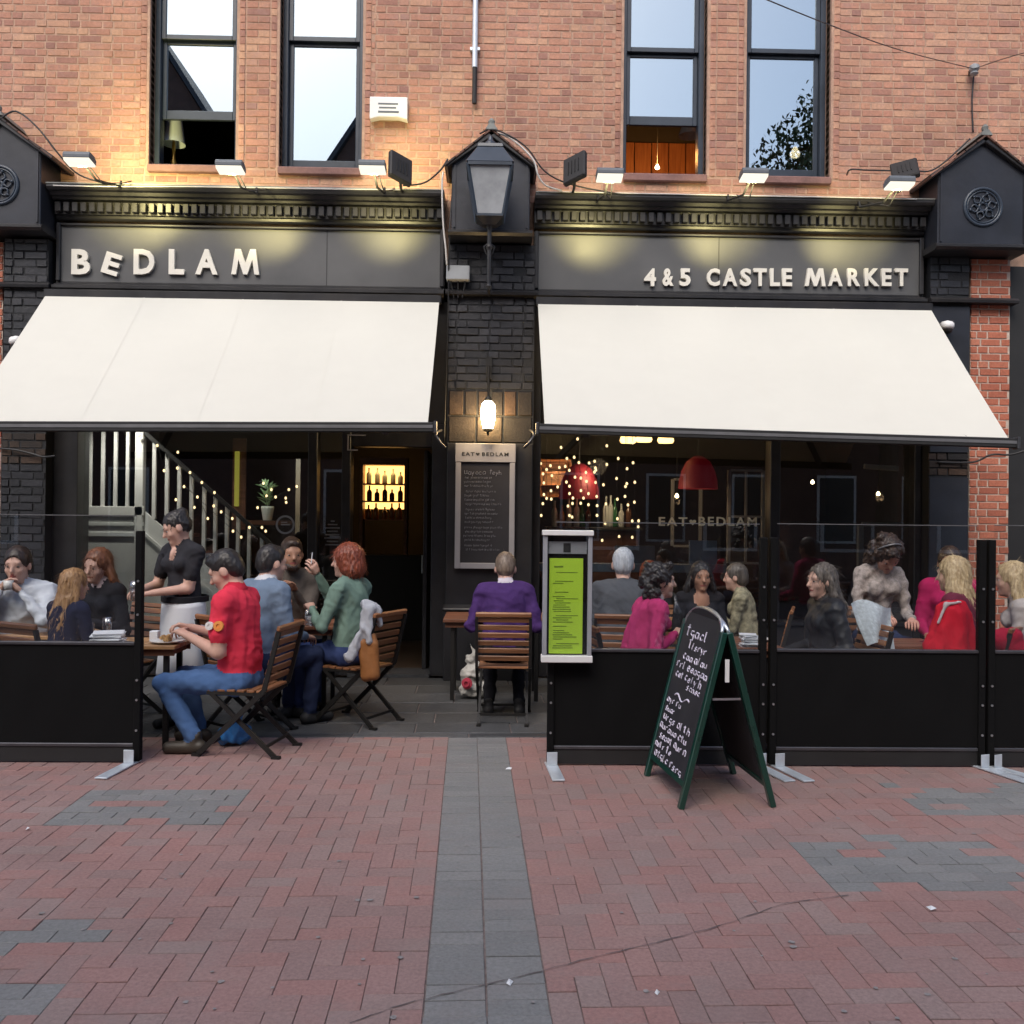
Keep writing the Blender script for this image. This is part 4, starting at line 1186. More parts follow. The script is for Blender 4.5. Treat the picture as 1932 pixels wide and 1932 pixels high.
Z4 = [(935, 178), (1060, 243), (1105, 412), (1198, 288), (1195, 395), (1185, 608), (1280, 425), (1310, 660), (1360, 492), (1445, 560), (1440, 650), (1565, 735), (1570, 820), (1240, 520), (1330, 590), (1400, 735), (1490, 690), (1625, 860), (1680, 795), (1765, 795), (1790, 820)]
bulbs('fairy_lights', 'warm fairy lights wound along the staircase rail', [((a/2.76)*.7728, (b_/2.76+1000)*.7728) for a, b_ in Z4], YS-.08)
bulbs('fairy_lights', 'small pale lights clustered round the plant behind the left window', [(497, 912), (512, 924), (503, 936), (520, 938), (545, 924), (539, 940), (540, 948), (560, 918), (486, 958)], .95)
Z6 = {'leftmost fairy light strand beside the jamb of the right shop window': [(115, 535), (110, 630), (110, 720), (110, 810), (110, 900), (110, 995), (110, 1090), (110, 1165)],
      'fairy light strand left of the red lampshade': [(385, 255), (365, 490), (345, 720)], 'short fairy light strand at the left over the bar bottles': [(215, 515), (215, 855)],
      'fairy light strand hanging in front of the left red lampshade': [(580, 155), (540, 370), (550, 605), (525, 852), (520, 915), (515, 1075)],
      'fairy light strand on the edge of the left red lampshade': [(435, 478), (485, 712), (650, 852)], 'fairy light strand right of the left red lampshade': [(925, 235), (925, 455), (885, 695), (915, 920), (905, 1150), (870, 1350)],
      'fairy light strand through the middle of the right shop window': [(1060, 385), (1040, 620), (1050, 865), (1050, 1095), (1070, 1305)],
      'rightmost long fairy light strand under the gold pendants': [(1230, 200), (1235, 435), (1255, 665), (1250, 900), (1225, 1122), (1225, 1315)], 'small fairy lights beside the rightmost strand': [(1145, 715), (1300, 1120), (1295, 1190)],
      'single fairy light right of the left red lampshade top': [(790, 497), (797, 520)]}
for k_, (xc, lab) in enumerate(((165, 'faint fairy light strand next to the leftmost one'), (610, 'fairy light strand just right of the left lampshade bulb'), (270, 'fairy light strand between the bottles and the left jamb'), (470, 'fairy light strand falling over the left red lampshade'), (700, 'fairy light strand at the right rim of the left red lampshade'), (800, 'fairy light strand left of the middle strand'), (1160, 'thin fairy light strand under the gold pendants'))):
    rr = random.Random(40+k_); y_ = rr.uniform(380, 520); Z6[lab] = []
    while y_ < rr.uniform(880, 1180): Z6[lab].append((xc+rr.uniform(-22, 22), y_)); y_ += rr.uniform(95, 190)
for lab, pts in Z6.items():
    q = [((1290+a/4.83)*.7728, (1040+b_/4.83)*.7728) for a, b_ in pts]
    top = P(q[0][0], 812, .38)
    bulbs('fairy_lights', lab, q, .38, wire=[top]+[P(u, v, .38) for u, v in q])
Z8 = [(1533, 910, 2.0, 'lone bare bulb glowing inside the far right window'), (1657, 932, 2.0, 'warm lamp glowing under the white strip in the far right window'), (1277, 936, 1.2, 'warm bulb glowing left of the right red lampshade'), (156, 948, 1.6, 'red and amber table light beside the stair panel'), (1240, 316, 2.2, 'warm bulb in the lit upper room'), (1500, 290, 1.2, 'bright round bulb behind the rightmost upper window')]
for u, v, Y, lab in Z8:
    x, z = W(u, v, Y); big = .06 if u == 1500 else (.03 if u in (1240,) else .024)
    o = thing('hanging_bulb', lab, 'lamp', (x, Y, z))
    MB().lathe([(0, -big), (big*.8, -big*.6), (big, 0), (big*.6, big*.8), (big*.3, big*1.3), (0, big*1.4)], 12, cap=False).build('bulb', M['bulb_gold'] if u in (156,) else M['bulb_hot'], o, smooth=True)
    MB().tube([(0, 0, big*1.4), (0, 0, .5)], .004, 5).build('flex', M['cable_black'], o)
    if u == 1240: lamp(o, 'POINT', 30, (1, .45, .12), (0, -.1, .1), size=.08)
    if u == 1657: lamp(o, 'POINT', 1.2, (1, .6, .3), (0, -.06, -.05), size=.05)
    if u == 1277: lamp(o, 'POINT', 2.0, (1, .6, .3), (0, -.06, -.05), size=.05)
    if u == 156: lamp(o, 'POINT', .5, (1, .35, .1), (0, -.06, 0), size=.03)
for u, v, lab in ((1185, 828, 'leftmost gold pendant lamp in the right shop window'), (1215, 826, 'gold pendant lamp second from the left'), (1256, 828, 'rightmost gold pendant lamp, alone')):
    x, z = W(u, v, 1.4)
    o = thing('pendant_lamp', lab, 'pendant lamp', (x, 1.4, z), group='gold pendant lamps')
    MB().lathe([(.085, -.05), (.10, -.02), (.085, .03), (.03, .055), (.012, .08)], 16).build('shade', M['bulb_gold'], o, smooth=True)
    MB().tube([(0, 0, .07), (0, 0, .7)], .005, 6).build('flex', M['cable_black'], o)
for u0, u1, v0, v1, Y, lab in ((1054, 1132, 876, 941, 1.5, 'red bell shaped lampshade at the left behind the fairy lights'), (1280, 1354, 862, 922, 1.3, 'red bell shaped lampshade above the window lettering')):
    xa, za = W(u0, v1, Y); xb, zb = W(u1, v0, Y); R, h = (xb-xa)/2, zb-za
    o = thing('red_pendant', lab, 'pendant lamp', ((xa+xb)/2, Y, za), group='red lampshades')
    MB().lathe([(R, 0), (R*.97, h*.25), (R*.85, h*.55), (R*.6, h*.85), (R*.25, h), (.02, h*1.02)], 24, cap=False).build('shade', M['red_shade'], o, smooth=True, fix=False)
    MB().tube([(0, 0, h), (0, 0, 3.1-za)], .006, 6).build('flex', M['cable_black'], o)
    MB().lathe([(0, h*.35), (.035, h*.45), (.03, h*.6), (0, h*.7)], 10, cap=False).build('bulb', M['bulb_gold'], o, smooth=True)
    lamp(o, 'POINT', .45, (1, .25, .12), (0, 0, h*.25), size=.04)
# amber back bar seen through the door
Y = 3.2
xa, zt = W(688, 878, Y); xb, zb = W(764, 980, Y)
t = thing('back_bar', 'amber lit back bar with shelves of bottles seen through the open doorway', 'shelf', ((xa+xb)/2, Y, 0))
w = (xb-xa)/2
MB().box(-w, w, .10, .13, zb+.14, zt).build('lit_panel', M['shelf_glow'], t)
b = MB()
zm = zb+.34*(zt-zb)
for z in (zb, zm, zb+.66*(zt-zb)): b.box(-w, w, -.14, .10, z-.02, z)
b.box(-w-.04, -w, -.16, .12, 0, zt+.1); b.box(w, w+.04, -.16, .12, 0, zt+.1); b.box(-w, w, -.16, .12, zt, zt+.1)
b.build('shelves', M['wood_dark'], t); MB().box(-w-.6, w+.8, -.5, -.17, 0, 1.12).build('bar_front', M['black_matt'], t)
lamp(t, 'AREA', 1.2, (1, .6, .2), (0, .0, zt-.03), (0, 0, 0)).data.size = .4
bt = [mat('amber_bottle', (.30,.12,.03), .15, .3, 5), mat('green_bottle', (.03,.12,.05), .12, .2, 5), mat('clear_bottle', (.45,.48,.46), .12, .1, 5), mat('brown_bottle', (.09,.04,.02), .15, .2, 5)]
bme = [MB().lathe([(0, 0), (.034, .002), (.037, .02), (.037, .16), (.03, .19), (.013, .215), (.013, .28), (.016, .285), (0, .29)], 10, cap=False).mesh('bottle', q, smooth=True) for q in bt]
k = 0
for zz in (zb, zm, zb+.66*(zt-zb)):
    for i in range(5):
        o = inst('bottle', bme[(k*7+i) % 4], None, ((xa+xb)/2-w+.07+i*(2*w-.14)/4+random.uniform(-.01, .01), Y-.02, zz), (0, 0, random.random()*6), (1, 1, random.uniform(.55, .8)))
        tag(o, ('leftmost', 'second', 'middle', 'fourth', 'rightmost')[i]+' bottle on the '+('bottom', 'middle', 'top')[k//5]+' shelf of the amber back bar', 'bottle', 'bottles on the amber back bar'); k += 1
# bottles and jars in the right window
xa, zt = W(1036, 1000, 1.7); xb, _ = W(1200, 1000, 1.7)
t = thing('bar_counter', 'dark bar counter behind the fairy lights in the right shop window', 'counter', ((xa+xb)/2, 1.7, 0))
MB().box(-(xb-xa)/2, (xb-xa)/2, -.2, .25, 0, zt).build('front', M['wood_dark'], t)
MB().box(-(xb-xa)/2-.04, (xb-xa)/2+.04, -.25, .3, zt, zt+.04).build('counter_top', M['black_paint'], t, bevel=.006)
for i, (u, s, kk) in enumerate(((1046, 1.1, 2), (1060, .9, 0), (1073, 1.25, 2), (1088, 1.2, 2), (1098, 1.0, 1), (1110, .95, 3), (1143, 1.3, 2), (1152, 1.35, 2), (1160, 1.2, 1), (1172, 1.0, 2), (1186, 1.1, 3))):
    x, _ = W(u, 990, 1.65)
    o = inst('bottle', bme[kk], None, (x, 1.65, zt+.041), (0, 0, i), (1, 1, s))
    tag(o, ('amber', 'green', 'clear', 'brown')[kk]+' bottle, '+('first', 'second', 'third', 'fourth', 'fifth', 'sixth', 'seventh', 'eighth', 'ninth', 'tenth', 'last')[i]+' from the left on the counter behind the fairy lights', 'bottle', 'bottles on the window counter')
lamp(t, 'POINT', 16.0, (1, .70, .42), (0, -.55, zt+.75), size=.1)
xa, za = W(1016, 938, 2.6); xb, zb = W(1078, 868, 2.6)
t = thing('wall_cabinet', 'warm lit wooden cabinet behind the fairy lights at the left of the right window', 'cabinet', ((xa+xb)/2, 2.6, za))
w, h = (xb-xa)/2, zb-za
b = MB(); b.box(-w, w, .12, .15, 0, h); b.box(-w, -w+.03, -.1, .12, 0, h); b.box(w-.03, w, -.1, .12, 0, h)
for k in range(4): b.box(-w+.03, w-.03, -.1, .12, k*(h-.03)/3, k*(h-.03)/3+.03)
b.build('case', M['wood_orange'], t)
lamp(t, 'POINT', 7, (1, .5, .2), (0, -.35, h*.55), size=.06)
# pale inside frames, strip signs and window ledge
def frame_thing(name, label, cat, u0, u1, v0, v1, Y, matl, nx=2, ny=2, wd=.035):
    xa, za = W(u0, v1, Y); xb, zb = W(u1, v0, Y)
    o = thing(name, label, cat, ((xa+xb)/2, Y, za)); w, h = (xb-xa)/2, zb-za
    b = MB()
    for s in (-1, 1): b.box(s*w-wd/2, s*w+wd/2, -.03, .03, 0, h)
    for i in range(1, nx): b.box(-w+2*w*i/nx-wd*.35, -w+2*w*i/nx+wd*.35, -.02, .02, 0, h)
    for j in range(ny+1): b.box(-w+.018, w-.018, -.025, .025, h*j/ny-wd*.4, h*j/ny+wd*.4)
    b.build('frame', matl, o)
    return o
M['dim_white'] = mat('dim_white_joinery', (.34,.35,.37), .5, .1, 6)
frame_thing('reflection_frame', 'pale frame modelling a window reflection at the right end of the first window', 'partition', 1374, 1440, 888, 1062, 1.5, M['dim_white'])  # solid frame put in to imitate a mirrored window
frame_thing('tall_mirror', 'tall narrow pale frame behind the window lettering', 'frame', 1268, 1322, 905, 1030, 2.2, M['dim_white'], 1, 1)
frame_thing('glazed_screen', 'pale posts of a partition inside the far right window', 'partition', 1622, 1722, 990, 1150, 1.0, M['dim_white'], 1, 1, .06)
x, z = W(1662, 883, 1.2)
tag(MB().box(-.20, .20, -.02, .02, -.02, .035).build('strip_sign', M['paper'], None, (x, 1.2, z), (0, .06, 0), bevel=.004), 'pale strip light fitting inside the far right window', 'strip light')
x, z = W(447, 905, 1.6); 
t = thing('strip_lamp', 'yellow green upright strip lamp behind the staircase', 'strip lamp', (x, 1.6, z))
MB().box(-.024, .024, -.02, .02, -.32, .34).build('tube', emit('yellow_green_tube', (.55, .48, .07), .28), t)
MB().box(-.06, .10, .021, .05, -.6, .5).build('backing', M['wood_dark'], t)
xa, za = W(1018, 1078, .22); xb, zb = W(1372, 1066, .22)
t = thing('window_ledge', 'blue grey ledge running inside the right shop window', 'ledge', ((xa+xb)/2, .34, za))
MB().box(-(xb-xa)/2, (xb-xa)/2, -.12, .10, 0, zb-za).build('board', mat('blue_grey_board', (.16,.20,.26), .4, .15, 6), t, bevel=.005)
for u0, u1, v0, v1, c, lab in ((1300, 1352, 1020, 1064, (.16,.22,.32), 'blue card leaning on the window ledge'), (1160, 1235, 1030, 1064, (.10,.11,.14), 'dark box on the window ledge behind the grey haired man')):
    xa2, za2 = W(u0, v1, .36); xb2, zb2 = W(u1, v0, .36)
    tag(MB().box(0, xb2-xa2, -.02, .02, 0, zb2-zb-.001).build('display_card', mat('ledge_card', c, .5, .2, 6), None, (xa2, .36, zb+.001)), lab, 'card')
# plant and stickers at the left window
x, z = W(505, 955, 1.0)
t = thing('potted_plant', 'small leafy plant catching the light behind the left window', 'plant', (x, 1.0, z))
MB().lathe([(.05, -.16), (.075, -.02), (.07, 0), (.05, -.01)], 14).build('pot', M['ceramic'], t)
b = MB()
for k in range(46):
    a = random.random()*6.28; l = random.uniform(.05, .16); e = Euler((random.uniform(.3, 1.2), 0, a)).to_matrix()
    p = Vector((math.cos(a)*.02, math.sin(a)*.02, random.uniform(0, .22)))
    b.add([p+e @ Vector(v) for v in ((0, 0, 0), (.02, l*.5, .01), (0, l, -.01), (-.02, l*.5, .01))], [(0, 1, 2, 3)])
b.tube([(0, 0, -.02), (0, 0, .22)], .006, 5); b.build('leaves', mat('pale_green_leaf', (.30,.42,.24), .4, .3, 20), t, fix=False)
lamp(t, 'POINT', 1.2, (.9, 1, .8), (0, -.25, .25), size=.04)
MB().box(-.25, .25, -.12, .12, -.21, -.165).build('shelf', M['wood_dark'], t)
x, z = W(538, 990, .08)
b = MB(); n = 30
for i in range(n):
    a0_, a1_ = 2*PI*i/n, 2*PI*(i+1)/n
    b.add([(.098*math.cos(a0_), 0, .098*math.sin(a0_)), (.098*math.cos(a1_), 0, .098*math.sin(a1_)), (.078*math.cos(a1_), 0, .078*math.sin(a1_)), (.078*math.cos(a0_), 0, .078*math.sin(a0_))], [(0, 1, 2, 3)])
b.box(-.045, .05, -.001, 0, -.006, .008); b.box(-.045, .02, -.001, 0, .02, .03)
tag(b.build('round_sticker', M['grey_print'], None, (x, .082, z), fix=False), 'round grey ring sticker on the left shop glass', 'sticker')
x, z = W(627, 1030, .08)
b = MB()
for k, (w, y_) in enumerate(((.02, .27), (.05, .235), (.075, .20), (.055, .165), (.07, .13), (.085, .095), (.06, .06), (.075, .025))):
    b.box(-w, w, -.001, 0, y_, y_+.014)
tag(b.build('notice_print', M['grey_print'], None, (x, .082, z-.02)), 'small block of grey printed lines on the door side glass', 'notice')
x, z = W(688, 833, -.05)
b = MB()
xa, za = W(655, 850, -.05); xb, zb = W(690, 820, -.05)
b.box(xa, xa+.012, -.05, -.035, za, zb); b.box(xa+.012, xb, -.05, -.035, zb-.012, zb); b.box(xa+.012, xb-.08, -.05, -.035, za, za+.012)
tag(b.build('door_bracket', M['grey_frame']), 'grey bracket on the beam over the open doorway', 'bracket')
# lamp in the raised window
x, z = W(328, 250, .55)
t = thing('table_lamp', 'pale blue white lamp shade standing in the raised left window', 'lamp', (x, .55, 5.27))
MB().lathe([(.125, z-5.27-.13), (.085, z-5.27+.15)], 20, cap=False).build('lamp_shade', mat('pale_shade', (.62,.72,.78), .8, .05, 5), t, smooth=True, fix=False)
MB().lathe([(0, 0), (.08, 0), (.08, .02), (.02, .04), (.03, .10), (.045, .16), (.02, .24), (.012, z-5.27+.1)], 14).build('base', mat('brass', (.35,.22,.06), .3, .2, 6, metal=.8), t, smooth=True)
x, z = W(1302, 245, .7)
t = thing('ceiling_shade', 'pale pleated shade hanging in the warm lit upper window', 'lamp', (x, .7, z))
MB().lathe([(.13, -.07), (.07, .12)], 20, cap=False).build('lamp_shade', M['dim_white'], t, fix=False)
MB().tube([(0, 0, .1), (0, 0, 1.2)], .005, 5).build('flex', M['cable_black'], t)

# ================================================================== TERRACE SCREENS
YB = -3.42
def screen(x0, x1, zp, zg, label, feet=(), posts=(0, 1), rz=0.0):
    t = thing('terrace_screen', label, 'screen', ((x0+x1)/2, YB, 0), rz, 'black terrace screens')
    w = (x1-x0)/2
    cv = MB(); nx = max(12, int(w*2/.06)); nz = 10; vs = []
    for sgn in (-1, 1):
        for j in range(nz+1):
            for i in range(nx+1):
                a = -w+.045+(2*w-.09)*i/nx; c_ = .135+(zp-.135)*j/nz
                ed = math.sin(PI*j/nz)*math.sin(PI*i/nx)**.5
                vs.append((a, sgn*.010+ed*(.004*math.sin(a*9+c_*4+x0)+.003*math.sin(a*21-c_*7)), c_))
    n1 = (nx+1)*(nz+1); fs = []
    for j in range(nz):
        for i in range(nx):
            a = j*(nx+1)+i; fs.append((a, a+1, a+nx+2, a+nx+1)); fs.append((n1+a, n1+a+nx+1, n1+a+nx+2, n1+a+1))
    for i in range(nx):
        for j in (0, nz): a = j*(nx+1)+i; fs.append((a, a+1, n1+a+1, n1+a))
    for j in range(nz):
        for i in (0, nx): a = j*(nx+1)+i; fs.append((a, a+nx+1, n1+a+nx+1, n1+a))
    cv.add(vs, fs).build('canvas', M['screen_black'], t, smooth=False)
    b = MB(); b.box(-w+.045, w-.045, -.022, .022, zp, zp+.022); b.box(-w+.045, w-.045, -.022, .022, .108, .132)
    b.build('rail', M['alu_dark'], t, bevel=.004)
    b = MB(); b.box(-w+.045, w-.045, -.014, .014, .012, .106); b.build('kick_board', M['black_matt'], t)
    for k in posts:
        s = -1 if k == 0 else 1
        o = MB().box(s*(w-.022)-.0225, s*(w-.022)+.0225, -.028, .028, .015, 1.53).build('post', M['screen_black'], t, bevel=.004)
        for z in (.22, .42, .55, .98, 1.2):
            inst('bolt', MB().lathe([(0, 0), (.008, 0), (.008, .006), (0, .007)], 8, cap=False).mesh('bolt', M['alu']), o, (s*(w-.022), -.0285, z), (PI/2, 0, 0))
    MB().box(-w+.047, w-.047, -.004, .004, zp+.022, zg).build('glass_pane', M['pane_screen'], t)
    MB().box(-w+.047, w-.047, -.0042, .0042, zg+.0005, zg+.006).build('glass_edge', M['grey_bar'], t)
    for fx, ang in feet:
        q = MB(); Mx = Matrix.Translation((fx, -.03, .0)) @ Matrix.Rotation(ang, 4, 'Z')
        q.box(-.04, .04, -.37, .06, .004, .014, M=Mx); q.box(-.035, .035, -.036, -.030, .014, .10, M=Mx)
        o = q.build('foot_plate', M['zinc'], t, bevel=.002)
    return t
screen(-5.2, -2.295, .775, 1.625, 'black terrace screen at the left, in front of the long haired diner', feet=((1.40, -.12),), posts=(1,))
screen(.385, 1.845, .755, 1.615, 'black terrace screen behind the A-board, under the green menu', feet=((-.70, .06), (.685, .25)))
screen(1.87, 3.325, .765, 1.62, 'black terrace screen in front of the diner in the leather jacket', feet=((-.675, .25), (.70, .30)))
screen(3.345, 5.0, .765, 1.625, 'black terrace screen at the right picture edge', feet=((-.79, .42),), posts=(0,))
# menu case on the second screen
x0, z1 = W(1025, 1000, -3.52); x1, z0 = W(1116, 1250, -3.52)
t = thing('menu_case', 'white framed menu case with a lime green menu on the screen', 'menu case', ((x0+x1)/2, -3.49, z0))
w, h = (x1-x0)/2, z1-z0
b = MB(); b.box(-w-.005, w+.005, -.05, .04, 0, .045); b.box(-w-.005, w+.005, -.055, .04, h-.035, h)
b.build('ledge', M['white_plastic'], t, bevel=.004)
M['case_side'] = mat('grey_case_side', (.36,.37,.41), .45, .1, 6, metal=.2)
b = MB(); b.box(-w+.002, -w+.03, -.04, .035, .046, h-.036); b.box(w-.03, w-.002, -.04, .035, .046, h-.036); b.build('side', M['case_side'], t, bevel=.003)
MB().box(-w+.03, w-.03, .0, .03, .046, h-.036).build('backing', M['screen_black'], t)
b = MB().box(-w+.036, w-.036, -.01, -.001, h-.155, h-.075); hd = b.build('header', mat('grey_header', (.30,.31,.33), .5, .1, 5), t)
inst('emblem', MB().box(-.028, .02, -.014, -.0105, h-.145, h-.085).mesh('emblem', M['black_matt']), hd)
mw0, mw1, mz0, mz1 = -w+.045, w-.06, .055, h-.185
mn = MB().box(mw0, mw1, -.012, -.002, mz0, mz1).build('menu_sheet', M['menu_green'], t)
b = MB(); z = mz1-.06
b.box(mw0+.03, mw0+.09, -.014, -.0122, z, z+.01); z -= .035
while z > mz0+.03:
    a = mw0+.02+random.uniform(0, .03); e = min(mw1-.012, a+random.uniform(.06, .17))
    if random.random() < .8: b.box(a, e, -.014, -.0122, z, z+.0045)
    z -= .014 if random.random() < .8 else .03
inst('print', b.mesh('print', M['menu_ink']), mn)
MB().box(-w+.031, w-.031, -.034, -.030, .047, h-.037).build('glass_pane', M['pane_screen'], t)

# ================================================================== A-BOARD
A1, A2, B1, B2 = [Vector((*G(*p), 0)) for p in ((1220, 1464), (1284, 1526), (1384, 1460), (1458, 1522))]
ctr = (A1+A2+B1+B2)/4
t = thing('a_board', 'green framed chalkboard A-board standing on the brick paving before the screens', 'A-board', ctr)
A1, A2, B1, B2 = [p-ctr for p in (A1, A2, B1, B2)]
HT = 1.0
R1 = (A1+B1)/2+Vector((-.012, .05, HT)); R2 = (A2+B2)/2+Vector((-.012, -.0, HT))
along = (R2-R1).normalized()
def leaf(F1, F2, side, write):
    S = -.014 if side < 0 else .014
    T1, T2 = R1+Vector((S, 0, 0)), R2+Vector((S, 0, 0))
    upv = ((T1-F1)+(T2-F2)).normalized(); nrm = along.cross(upv) if side > 0 else upv.cross(along); nrm.normalize()
    if nrm.x*side < 0: nrm = -nrm
    b = MB()
    for Fa, Ta in ((F1, T1), (F2, T2)):
        o = MB().bar(Fa, Ta, .034, .042, up=along).build('leg', M['green_frame'], t, bevel=.004)
    q = MB(); wdt = (T2-T1).length
    # board: rectangle with an arched head, a slab 12 mm thick
    lo1 = F1+(T1-F1)*.13; lo2 = F2+(T2-F2)*.13
    base = []
    for i in range(13):
        a = PI*i/12
        base.append((T1+T2)/2-along*(wdt/2-.016)*math.cos(a)+upv*(.135*math.sin(a)**.8-.03))
    poly = [lo2-along*.016, ] + base[::-1] + [lo1+along*.016]
    k = len(poly)
    vs = [p+nrm*.007 for p in poly]+[p-nrm*.007 for p in poly]
    q.add(vs, [tuple(range(k)), tuple(range(2*k-1, k-1, -1))]+[(i, i+k, (i+1) % k+k, (i+1) % k) for i in range(k)])
    q.build('board', M['chalkboard'], t)
    inst('arched_edge', MB().tube([p+nrm*.004 for p in base], .011, 6).mesh('arched_edge', M['alu'], smooth=True), t)
    b = MB(); b.bar(F1+(T1-F1)*.13, F2+(T2-F2)*.13, .03, .03, up=upv); b.build('cross_bar', M['green_frame'], t)
    if write:
        Lz = (T1-lo1).length
        if True:
            def m3(p):
                fx = p[0]; fz = p[2]
                bl = lo1+(T1-lo1)*fz; br = lo2+(T2-lo2)*fz
                return bl+(br-bl)*fx+nrm*.0095
            rows = [(.895, .14, .86, .085), (.815, .30, .80, .06), (.735, .22, .84, .06), (.668, .10, .90, .062), (.60, .14, .88, .055), (.548, .50, .86, .05), (.41, .08, .50, .05), (.345, .10, .34, .05), (.285, .10, .82, .06), (.22, .06, .88, .056), (.155, .12, .86, .056), (.09, .06, .55, .05), (.025, .10, .92, .06)]
            c = MB()
            for fz, xa_, xb_, hh in rows:
                scribble(c, xa_, fz, xb_-xa_, hh*1.0, 0, .0047, 2.3, map3=m3)
            pts = [m3((.25+.4*s, 0, .475+.018*math.sin(s*9))) for s in np.linspace(0, 1, 12)]
            c.tube(pts, .0062, 4)
            tag(c.build('chalk_writing', M['chalk'], t, fix=False), kind='stuff')
leaf(A1, A2, -1, True)
leaf(B1, B2, 1, False)
b = MB(); b.bar(A2+(R2-A2)*.62+Vector((.02, 0, 0)), B2+(R2-B2)*.62-Vector((.02, 0, 0)), .004, .012); b.build('stay', M['alu'], t)
x_ = R2+Vector((.0, -.02, -.18)); MB().box(x_.x-.012, x_.x+.012, x_.y-.005, x_.y, x_.z-.10, x_.z+.03).build('price_tag', M['white_plastic'], t)
# ================================================================== FURNITURE
def make_chair(label):
    """folding chair, sitter faces +y; crossed legs, slatted seat and back"""
    t = thing('slat_chair', label, 'chair', group='folding slat chairs of the terrace')
    back0, back1 = Vector((0, -.20, .46)), Vector((0, -.30, .86))
    sl = MB().box(-.205, .205, -.008, .008, -.021, .021).mesh('back_slat', M['wood_orange'], bevel=.004)
    ang = math.atan2(.10, .40)
    for k in range(6):
        p = back0+(back1-back0)*(.16+k*.157)
        inst('back_slat', sl, t, p+Vector((0, .018, 0)), (ang, 0, 0))
    top = MB().box(-.22, .22, -.014, .014, -.018, .018).mesh('top_rail', M['wood_orange'], bevel=.006)
    inst('top_rail', top, t, back1+Vector((0, 0, .02)), (ang, 0, 0))
    ss = MB().box(-.20, .20, -.028, .028, -.009, .009).mesh('seat_slat', M['wood_orange'], bevel=.004)
    for k in range(6): inst('seat_slat', ss, t, (0, -.165+k*.07, .448))
    for s in (-1, 1):
        b = MB(); x = s*.212; b.bar((x, .27, .012), (x, -.20, .46), .022, .034, up=(0, 1, 1)); b.bar((x, -.20, .46), (x, -.30, .86), .022, .03, up=(0, 1, 0)); b.box(x-.016, x+.016, .25, .31, 0, .02)
        b.build('leg', M['iron'], t)
        b = MB(); x = s*.188; b.bar((x, -.27, .012), (x, .20, .437), .02, .03, up=(0, 1, 1)); b.box(x-.016, x+.016, -.31, -.25, 0, .02)
        b.build('leg', M['iron'], t)
        MB().bar((s*.19, -.20, .430), (s*.19, .22, .430), .018, .022).build('seat_rail', M['iron'], t)
    for q in (((-.19, -.21, .08), (.19, -.21, .08)), ((-.2, .22, .07), (.2, .22, .07))): MB().bar(q[0], q[1], .014, .02).build('stretcher', M['iron'], t)
    return t
chair0 = None
def chair(x, y, rz, label):
    global chair0
    if chair0 is None: chair0 = t = make_chair(label)
    else:
        t = copy_tree(chair0); t['label'] = label
    t.location = (x, y, 0); t.rotation_euler = (0, 0, rz)
    return t
def table(x0, x1, y0, y1, z, label, matl='wood_top'):
    t = thing('terrace_table', label, 'table', ((x0+x1)/2, (y0+y1)/2, 0), group='terrace tables')
    w, d = (x1-x0)/2, (y1-y0)/2
    n = max(4, int(2*d/.1)); dd = 2*d/n
    sl = MB().box(-w, w, -dd/2+.003, dd/2-.003, z-.028, z).mesh('table_slat', M[matl], bevel=.004)
    for k in range(n): inst('table_slat', sl, t, (0, -d+dd*(k+.5), random.gauss(0, .0006)))
    b = MB()
    for s in (-1, 1):
        b.box(-w+.02, w-.02, s*(d-.05)-.012, s*(d-.05)+.012, z-.075, z-.0285); b.box(s*(w-.05)-.012, s*(w-.05)+.012, -d+.063, d-.063, z-.074, z-.0285)
    b.build('apron_rail', M['wood_dark'], t)
    lg = MB().box(-.018, .018, -.018, .018, 0, z-.0285).mesh('leg', M['iron'], bevel=.003)
    for sx in (-1, 1):
        for sy in (-1, 1): inst('leg', lg, t, (sx*(w-.085), sy*(d-.085), 0))
    return t

